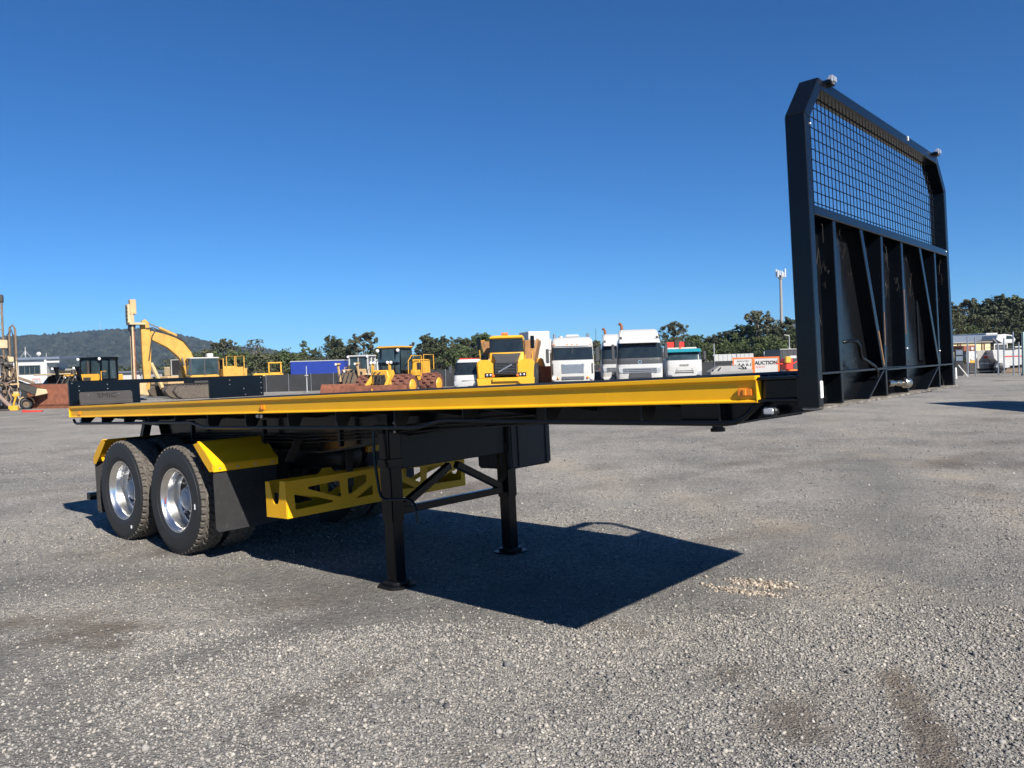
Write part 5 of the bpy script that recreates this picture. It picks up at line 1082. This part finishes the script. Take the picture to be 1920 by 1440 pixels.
for u, lab in ((1131, 'orange traffic cone beside the sleeper trucks'),):
    t = thing('traffic_cone', lab, 'cone', G(u, 56)); Q(B().lathe([(.0, 1.75), (.05, 1.74), (.20, 1.12), (.20, 1.1)], (0, 0, 0), (0, 0, 1), 14), t, 'cone', 'orange', 0, 40); Q(B().box(-.25, .25, -.25, .25, 1.05, 1.11), t, 'base', 'orange', .02); Q(B().box(-.7, .5, -.3, .6, 0, 1.05), t, 'drum_stand', 'darkgrey', .03)

t = thing('sloped_hood', 'grey sloping steel lid with black hinges in front of the auction sign', 'machine lid', G(1369, 40), R(-4))
Q(B().loft([[(-1.02, -.5, .80), (1.02, -.5, .86), (1.02, .9, .86), (-1.02, .9, .80)], [(-1.02, -.5, .98), (1.02, -.5, 1.04), (1.02, .9, 1.04), (-1.02, .9, .98)], [(-.55, -.2, 1.26), (.42, -.2, 1.27), (.42, .8, 1.27), (-.55, .8, 1.26)]]), t, 'lid', 'concrete', .015)
for x0, z0, x1, z1 in ((-.62, 1.08, -.52, 1.20), (.45, 1.27, .60, 1.12), (-.92, 1.04, -.88, 1.10), (.66, 1.20, .70, 1.10)): Q(B().bar((x0, -.50, z0), (x1, -.46, z1), .05, .05), t, 'hinge', 'black', .004)
Q(B().box(-.85, .85, -.4, .8, .0, .8), t, 'base', 'darkmach', .03)
for x in (-.4, .3): Q(B().box(x-.03, x+.03, -.54, -.48, .78, .92), t, 'latch', 'steel', .005)

# auction sign: two framed boards
t = thing('auction_sign', 'white sign with red border reading AUCTION behind the grey lid', 'sign', G(1418, 57), R(-7))
for x0, x1 in ((-1.58, -.20), (-.15, 1.58)):
    o = Q(B().box(x0, x1, 0, .05, .15, 1.60), t, 'board', 'white', .006)
    Q(B().plate([(x0-.02, .13), (x1+.02, .13), (x1+.02, 1.62), (x0-.02, 1.62)], [[(x0+.07, .22), (x1-.07, .22), (x1-.07, 1.53), (x0+.07, 1.53)]], 'y', -.025, -.004), o, 'red_border', 'orange', .002)
text_mesh('lettering', 'AUCTION', .36, M['black_ink'], t, (.70, -.012, 1.20), (PI/2, 0, 0), .004, sx=.95, bold=.011)
text_mesh('lettering', 'ABSOLUTELY', .15, M['grey_ink'], t, (-.88, -.012, 1.36), (PI/2, 0, 0), .004, sx=1.0)
for i, (x, h_) in enumerate(((-1.38, .10), (-1.25, .14), (-1.08, .20), (-.95, .17), (-.80, .15), (-.66, .20), (-.52, .13), (-.40, .18))): Q(B().bar((x, -.012, 1.02), (x+.06*(1 if i % 2 else -1), -.012, 1.02+h_), .012, .05, (1, 0, 0)), t, 'dark_mark', 'black_ink', 0)
for i in range(6): Q(B().bar((.0+i*.11, -.012, .86), (.03+i*.11, -.012, .99), .012, .03, (1, 0, 0)), t, 'red_mark', 'red', 0)
for x in (-1.5, 1.5): Q(B().box(x-.04, x+.04, .05, .12, 0, 1.6), t, 'post', 'steel', 0)
t = thing('dark_container', 'dark grey ribbed container behind the orange machine', 'container', G(1487, 63), R(-4)); Q(B().box(-.95, 2.2, 0, 5, .1, 2.15), t, 'body', 'darkgrey', .02); corrug(t, -.9, 2.15, 0, .2, 2.05, 7, 'darkgrey'); Q(B().box(-.97, 2.22, -.05, .05, 2.1, 2.2), t, 'top_rail', 'concrete', .01)
t = thing('orange_machine', 'small orange and red machine beside the auction sign', 'machine', G(1478, 55), R(10))
Q(B().box(-.25, .30, -.2, .6, .7, 1.45), t, 'engine_block', 'red', .06); Q(B().box(-.30, .10, -.3, .0, 1.15, 1.60), t, 'yellow_cover', 'catyel', .05); Q(B().box(.05, .55, -.2, .2, 1.45, 1.65), t, 'white_cover', 'white', .04); Q(B().box(-.1, .5, -.4, .2, .35, .72), t, 'orange_bucket', 'orange', .05); Q(B().bar((-.9, 0, 1.15), (-.2, 0, 1.1), .08, .08), t, 'drawbar', 'red', .01); Q(B().bar((.3, 0, 1.1), (.95, 0, 1.35), .08, .08), t, 'boom', 'red', .01); Q(B().box(.75, 1.1, -.1, .2, .3, .6), t, 'counterweight', 'orange', .04)
for s in (-.5, .5): wheel_part(t, s, .2, .33, .2, 1 if s > 0 else -1)

# shade-cloth boundary fence, panel by panel
fn = thing('shade_fence', 'dark shade-cloth fence running behind the trucks', 'fence', (0, 0, 0))
fp = [(-60, 56), (40, 56), (130, 60), (300, 66), (430, 66), (500, 64)]+[(500+k*42, 64) for k in range(1, 25)]+[(1540, 62)]
pts = [Vector(G(u, D)) for u, D in fp]
for i, (a, b_) in enumerate(zip(pts, pts[1:])):
    hh = 1.36 if i > 4 else 1.30
    pn = Q(B().bar(a+Vector((0, 0, hh/2)), b_+Vector((0, 0, hh/2)), .02, hh-.04), fn, 'cloth_panel', 'shade', 0)
    Q(B().cyl(a+Vector((0, -.05, 0)), a+Vector((0, -.05, hh+(.55 if i in (26, 28) else .04))), .03, 8), fn, 'post', 'steel', 0, 50)
t = thing('white_barrier', 'row of white panels standing above the dark fence near the auction sign', 'barrier', G(1377, 68), R(-5))
for i in range(9): Q(B().box(-1.62+i*.36, -1.28+i*.36, 0, .05, 1.35, 1.92), t, 'panel', 'white', .006)
for x in (-1.6, 0, 1.6): Q(B().box(x-.03, x+.03, .05, .1, 0, 1.9), t, 'post', 'steel', 0)
for u, w_, lab in ((1445, .55, 'white tapered bin panel behind the auction sign'), (1460, .35, 'small white panel beside the dark grey container')):
    t = thing('white_bin', lab, 'panel', G(u, 70), 0); Q(B().prism([(-w_*.8, 1.5), (w_*.8, 1.5), (w_, 2.05), (-w_, 2.05)], 'y', 0, .3), t, 'panel', 'white', .01); Q(B().box(-.05, .05, .1, .2, 0, 1.5), t, 'post', 'steel', 0)
def pole(u, D, h, r, lab, arm=0):
    t = thing('light_pole', lab, 'pole', G(u, D)); Q(B().cyl((0, 0, 0), (0, 0, h), r, 8, r*.7), t, 'pole', 'grey_steel', 0, 50)
    Q(B().box(-.12, .12, -.1, .1, h*.62, h*.66), t, 'junction_box', 'grey_steel', .01)
    if arm: Q(B().bar((0, 0, h), (arm, 0, h+.1), .08, .06), t, 'lamp_arm', 'offwhite', .01)
pole(1340, 72, 2.9, .05, 'thin grey pole right of the teal-roofed truck'); pole(1481, 80, 3.6, .06, 'thin pale pole between the phone tower and the headboard', -.5); pole(1375, 62, 1.75, .04, 'short steel post at the left end of the auction sign'); pole(576, 60, 1.95, .045, 'short white post in front of the fence below the blue box'); pole(36, 47, 1.3, .05, 'white post between the drill rig and the rusty blade')

# phone tower
t = thing('phone_tower', 'tall pale phone tower pole with white antenna panels', 'tower', G(1467, 170))
TH = EYE+(hor(1465)-518)*170/FPX
Q(B().cyl((0, 0, 0), (0, 0, TH), .36, 16, .26), t, 'pole', 'concrete', 0, 60); Q(B().lathe([(.3, TH-.8), (.55, TH-.5), (.55, TH-.2), (.3, TH)], (0, 0, 0), (0, 0, 1), 12), t, 'collar', 'grey_steel', 0, 40)
for k, (x, y, h_) in enumerate(((-.95, -.2, 1.6), (-.70, -.6, 1.4), (.05, -.8, 1.2), (.45, -.6, .9), (.98, -.1, 1.7), (.1, .7, 1.4))):
    Q(B().box(x-.13, x+.13, y-.07, y+.07, TH-.3, TH-.3+h_*1.05), t, 'antenna_panel', 'offwhite', .03); Q(B().bar((0, 0, TH-.2+k*.05), (x, y, TH+.1), .06, .06), t, 'antenna_arm', 'darkgrey', 0)
Q(B().box(-.4, .4, -.4, .4, TH-.5, TH+.1), t, 'equipment_cage', 'darkgrey', .05)

# white office building at the left
t = thing('site_office', 'white flat roofed site office with strip window behind the drill rig', 'building', G(50, 80), R(14))
x0, x1 = -2.6, 1.95; Q(B().plate([(x0, 0), (x1, 0), (x1, 3.35), (x0, 3.35)], [[(-.55, 2.05), (1.28, 2.05), (1.28, 2.86), (-.55, 2.86)]], 'y', 0, .12), t, 'front_wall', 'white', 0)
wn = Q(B().plate([(-.6, 2.0), (1.33, 2.0), (1.33, 2.91), (-.6, 2.91)], [[(-.52, 2.08), (1.25, 2.08), (1.25, 2.83), (-.52, 2.83)]], 'y', -.03, .05), t, 'window', 'darkgrey', 0)
for i in range(4): Q(B().box(-.52+i*.4425, -.10+i*.4425, .05, .07, 2.08, 2.83), wn, 'pane', 'glass', 0)
Q(B().box(x0, x1, .12, 7, 0, 3.35), t, 'walls', 'white', 0); Q(B().prism([(-.30, 3.45), (8, 3.65), (8, 3.85), (-.30, 3.70)], 'x', x0-.3, 3.15), t, 'roof', 'bluegrey', .02); Q(B().box(1.95, 3.1, -.2, -.05, 3.1, 3.3), t, 'gutter_beam', 'white', .02); Q(B().box(1.75, 1.97, -.25, .1, .0, 3.5), t, 'corner_column', 'white', .01)
for i in range(16): Q(B().box(x0+i*.28, x0+i*.28+.03, -.008, .0, .1, 2.0), t, 'cladding_rib', 'white', 0)
Q(B().tube([(-.1, .5, 3.7), (-.1, .5, 4.75)], .03, 6), t, 'roof_mast', 'white', 0); Q(B().bar((-.55, .5, 3.7), (-.1, .5, 4.4), .03, .03), t, 'mast_stay', 'grey_steel', 0); Q(B().bar((.42, .5, 3.7), (-.1, .5, 4.4), .03, .03), t, 'mast_stay', 'grey_steel', 0); Q(B().box(-.16, -.04, .42, .58, 3.9, 4.25), t, 'mast_box', 'white', .03)
Q(B().lathe([(0, .1), (.2, .0), (.22, -.05)], (1.1, .4, 4.05), (0, -1, .3), 12), t, 'dish', 'offwhite', 0, 50); Q(B().cyl((1.1, .45, 3.7), (1.1, .45, 4.0), .03, 6), t, 'dish_stand', 'grey_steel', 0); Q(B().cyl((1.8, .4, 3.7), (1.8, .4, 4.1), .03, 6), t, 'roof_vent', 'grey_steel', 0)
sg = Q(B().box(.62, 1.26, -.05, -.01, .92, 1.55), t, 'notice_board', 'white', .01)
for i in range(3): Q(B().box(.72+.06*(i == 1), 1.16-.06*(i == 1), -.058, -.05, 1.40-i*.18, 1.47-i*.18), sg, 'text_line', 'bluegrey', 0)
Q(B().plate([(.60, .90), (1.28, .90), (1.28, 1.57), (.60, 1.57)], [[(.65, .95), (1.23, .95), (1.23, 1.52), (.65, 1.52)]], 'y', -.056, -.05), sg, 'red_edge', 'red', 0)
t = thing('tan_shed', 'low tan shed roof glimpsed right of the site office', 'shed', G(128, 84), 0); Q(B().box(-1.6, 2.0, 0, 5, 0, 2.3), t, 'walls', 'cream', .02); Q(B().box(-1.8, 2.2, -.3, 5, 2.3, 2.5), t, 'roof', 'concrete', .02)
t = thing('far_white_shed', 'long white shed glimpsed between the bulldozer and the excavator', 'shed', G(232, 95), 0); Q(B().box(-2.5, 2.0, 0, 6, 0, 1.9), t, 'walls', 'white', .02); Q(B().box(-2.7, 2.2, -.3, 6, 1.9, 2.1), t, 'roof', 'bluegrey', .02)
t = thing('parked_ute', 'dark parked vehicle with glazed cab behind the rusty blade', 'vehicle', G(92, 47), R(-20)); rows = [(.45, .85, 0, 2.4, .2), (1.05, .86, -.02, 2.4, .25), (1.75, .72, .55, 2.3, .2), (1.82, .6, .8, 2.2, .15)]; cab_body(rows, t, 'body', 'darkgrey'); screen(t, rows, 1.1, 1.70, 2, 14); chassis(t, .85, 3.5, (.5, 3.0), .36); Q(B().box(-.9, .9, -.2, 2.4, 1.82, 1.90), t, 'canopy_frame', 'cream', .02)

# ---- right hand side: pipe fence and what stands behind it
fr = thing('pipe_fence', 'row of bare steel fence posts with thin wires at the right edge', 'fence', (0, 0, 0))
for u, D, h_, bent in ((1815, 51.8, 2.55, 0), (1829.5, 51.8, 2.5, 0), (1872, 51.2, 1.95, -1), (1900.5, 51.4, 2.75, 0), (1911, 51.6, 2.1, 0), (1883, 54, 2.4, 0), (1846, 53.5, .0, 0), (1935, 51, 2.6, 0)):
    if h_ == 0: continue
    x, y, _ = G(u, D); pt = [(x, y, 0), (x, y, h_)]
    if bent: pt += [(x-.12, y, h_+.18), (x-.33, y, h_+.42)]
    Q(B().tube(pt, .045, 8), fr, 'post', 'steel', 0, 50)
xa, _, _ = G(1812, 51.8); xb, _, _ = G(1940, 51.0)
for z in (.3, .8, 1.3, 1.8): Q(B().cyl((xa, 51.8, z), (xb, 51.1, z), .006, 4), fr, 'wire', 'steel', 0)
x, y, _ = G(1806, 51.5); Q(B().bar((x-.3, y, .75), (x+.25, y-.1, .0), .06, .06), fr, 'stay', 'offwhite', 0)
t = thing('long_box_van', 'long blue-grey box body with white ribbed end behind the pipe fence', 'box body', G(1845, 66), R(9)); Q(B().box(-3.2, .2, 0, 6, 2.25, 2.85), t, 'side_panel', 'bluegrey', .02); e = Q(B().box(.2, 1.25, -.05, 6, 2.25, 3.0), t, 'white_end', 'white', .02); corrug(t, .25, 1.2, -.05, 2.3, 2.95, 6, 'white'); Q(B().box(-3.2, 1.2, .2, 5.8, .9, 2.25), t, 'underframe', 'darkmach', .02)
for x in (-2, 0.5): wheel_part(t, x, .8, .48, .3, -1)
t = thing('cream_shed', 'low cream clad shed with brown posts behind the pipe fence', 'shed', G(1822, 63), R(4)); Q(B().box(-2.2, 1.55, 0, 3, .0, 2.22), t, 'wall', 'creamwall', .01); Q(B().box(-2.3, 1.65, -.15, 3.1, 2.22, 2.30), t, 'roof_edge', 'concrete', .01)
for x in (-1.1, -.9, .85, 1.05): Q(B().box(x-.04, x+.04, -.05, .0, 0, 2.2), t, 'wall_post', 'brownpost', 0)
for i in range(4): Q(B().box(-2.2, 1.55, -.02, .0, .45+i*.45, .47+i*.45), t, 'cladding_joint', 'brownpost', 0)
t = thing('notice_frame', 'blue and white notice boards beside the black headboard', 'notice', G(1799, 53), R(-6)); 
for z in (.98, 1.38): Q(B().box(-.20, .22, 0, .04, z, z+.30), t, 'notice', 'bluegrey', .006)
Q(B().box(-.24, .26, .04, .08, 0, 1.75), t, 'backing', 'shade', .006)
t = thing('red_tractor', 'dark red machine with round white drum between the fence posts', 'machine', G(1820, 56), R(8)); Q(B().box(-.55, .45, 0, 1.2, 1.55, 2.0), t, 'hood', 'rust', .08); Q(B().lathe([(0, -.1), (.30, -.08), (.36, 0), (.36, .25)], (.12, -.05, 1.25), (0, 1, 0), 16), t, 'white_drum', 'white', 0, 40); Q(B().box(-.1, .4, -.1, .6, .75, 1.05), t, 'yellow_base', 'catyel', .04); Q(B().box(-.6, .5, 0, 1.3, .0, .8), t, 'undercarriage', 'darkmach', .05); Q(B().box(.02, .22, -.06, 0, 1.68, 1.86), t, 'white_plate', 'white', .01)
for x in (-.35, -.18): Q(B().box(x-.05, x+.05, -.15, -.1, .8, 1.6), t, 'pale_stack', 'offwhite', .01)
t = thing('grey_tank_body', 'grey canvas sided body with red stripe between the fence posts', 'truck body', G(1848, 56.5), R(6)); Q(B().loft([[(-.62, 0, .35), (.72, 0, .35), (.72, 2.5, .35), (-.62, 2.5, .35)], [(-.62, 0, 1.0), (.72, 0, 1.0), (.72, 2.5, 1.0), (-.62, 2.5, 1.0)], [(-.62, .1, 1.62), (.72, .1, 1.62), (.72, 2.5, 1.62), (-.62, 2.5, 1.62)]]), t, 'body', 'concrete', .03); Q(B().box(-.12, .74, -.015, .01, 1.08, 1.24), t, 'red_stripe', 'red', 0); Q(B().box(-.6, .7, .1, 2.4, .0, .35), t, 'underframe', 'darkmach', .02)
for x in (-.45, -.1, .3): Q(B().box(x-.01, x+.01, -.012, 0, .4, 1.0), t, 'seam', 'darkgrey', 0)
t = thing('white_service_truck', 'white service truck body with red stripe and dark wheel arch at the right edge', 'truck', G(1897, 55.5), R(-6))
Q(B().prism([(-1.15, 1.05), (-.75, .62), (-.45, .50), (.4, .50), (.9, .62), (1.6, .62), (1.6, 1.62), (-1.25, 1.62)], 'y', 0, 2.2), t, 'body', 'white', .03); Q(B().box(-.45, 1.6, -.015, 0, 1.12, 1.19), t, 'red_stripe', 'red', 0); Q(B().prism([(-1.05, .42), (-.85, .95), (-.55, .95), (-.1, .42), (-.3, .36)], 'y', -.06, .3), t, 'mudguard', 'white', .02)
for x in (-.9, 1.0): wheel_part(t, x, .3, .45, .3, -1)
Q(B().box(-1.0, 1.6, .4, 2.0, .35, .55), t, 'frame', 'darkmach', .02); Q(B().box(-.5, .3, -.05, .3, 1.62, 1.72), t, 'roof_rack', 'darkgrey', .01)
for x in (-.3, -.05, .2): Q(B().cyl((x, .1, 1.7), (x, .1, 1.85), .03, 6), t, 'rack_pin', 'darkgrey', 0)
Q(B().box(-.6, .7, .2, .3, .02, .36), t, 'pallet', 'brownmach', .01)
t = thing('white_utility_cab', 'white utility cab and black box showing above the service truck', 'vehicle', G(1884, 64), R(12)); Q(B().prism([(-.2, 2.1), (.9, 2.1), (1.1, 2.4), (.8, 2.75), (.1, 2.85), (-.6, 2.8), (-.75, 2.4)], 'y', 0, 1.6), t, 'cab', 'white', .05); Q(B().prism([(.15, 2.45), (.85, 2.45), (.65, 2.68), (.2, 2.72)], 'y', -.02, .02), t, 'window', 'glass', 0); Q(B().box(-1.25, -.05, -.3, 1.2, 1.3, 2.05), t, 'black_box', 'darkgrey', .03); Q(B().plate([(-1.28, 1.25), (-.02, 1.25), (-.02, 2.1), (-1.28, 2.1)], [[(-1.2, 1.33), (-.1, 1.33), (-.1, 2.02), (-1.2, 2.02)]], 'y', -.34, -.30), t, 'box_frame', 'offwhite', .005); Q(B().box(-1.2, 1.6, 0, 1.6, .5, 1.3), t, 'underbody', 'darkmach', .03)
Q(B().box(.9, 2.2, -.1, 0, 1.75, 1.85), t, 'tray_rail', 'offwhite', .01)
for x in (-.8, 1.1): wheel_part(t, x, .3, .45, .3, -1)
t = thing('green_post', 'pale green square post cut by the right edge', 'post', G(1919.5, 50)); Q(B().box(-.06, .14, -.1, .1, 0, 2.7), t, 'shaft', 'palegreen', .01); Q(B().box(-.10, .18, -.14, .14, 0, .12), t, 'footing', 'concrete', .01)

# the box whose shadow falls into view at the right
t = thing('shipping_container', 'dark shipping container parked just beyond the right edge casting a long shadow', 'container', (15.55, 23.55, 0), R(2)); Q(B().box(0, 2.44, -6.06, 0, .15, 2.9), t, 'body', 'darkgrey', .02); corrug(t, 0, 2.4, -6.06, .3, 2.8, 8, 'darkgrey', 'rib', .03)
for x in (0, 2.28):
    for y in (-6.06, -.16): Q(B().box(x, x+.16, y, y+.16, 0, 2.92), t, 'corner_post', 'darkgrey', .01)

# far woodland closing the view behind the yard
def woodland():
    rng = random.Random(21); V = []; F = []
    lumps = []
    for i in range(620):
        u = rng.uniform(-150, 2100); D = rng.uniform(190, 270); x = gx(u, D); h = rng.uniform(3.0, 6.5)*(.8 if u < 600 else 1)
        if 820 < u < 1000: h *= 1.15
        lumps.append((x, D, h, rng.uniform(2.2, 4)))
    for x, y, h, r in lumps:
        for k in range(95):
            d = Vector((rng.gauss(0, 1), rng.gauss(0, 1), rng.gauss(0, 1))).normalized()*rng.random()**.4; p = Vector((x+d.x*r, y+d.y*r, h*.5+d.z*h*.55)); s = rng.uniform(.5, 1.1)
            n_ = (d+Vector((rng.uniform(-.7, .7), rng.uniform(-.7, .7), rng.uniform(-.2, .9)))).normalized(); a = n_.orthogonal().normalized(); a.rotate(Matrix.Rotation(rng.uniform(0, 6.28), 3, n_)); b_ = n_.cross(a); o = len(V)
            V += [tuple(p-a*s*.5), tuple(p+b_*s*.35), tuple(p+a*s*.5), tuple(p-b_*s*.35)]; F.append((o, o+1, o+2, o+3))
    me = bpy.data.meshes.new('distant_woodland'); me.from_pydata(V, [], F); me.materials.append(LEAF[0])
    tag(link(bpy.data.objects.new('distant_woodland', me)), 'low dark line of woodland far behind the yard', 'woodland', kind='stuff')
woodland()

# ------------------------------------------------------------------ the air between here and the hill
hz = B().box(-3200, 3200, -600, 3300, -2.5, 150).build('haze', mat('haze_air', (1, 1, 1)))
hm_ = hz.data.materials[0]; n_ = hm_.node_tree.nodes; n_.clear()
vo = n_.new('ShaderNodeVolumePrincipled'); vo.inputs['Color'].default_value = (.45, .68, 1, 1); vo.inputs['Density'].default_value = .00012; vo.inputs['Anisotropy'].default_value = .1
ou_ = n_.new('ShaderNodeOutputMaterial'); hm_.node_tree.links.new(vo.outputs[0], ou_.inputs['Volume'])
tag(hz, 'thin blue haze over the yard and the far hill', 'haze', kind='stuff')
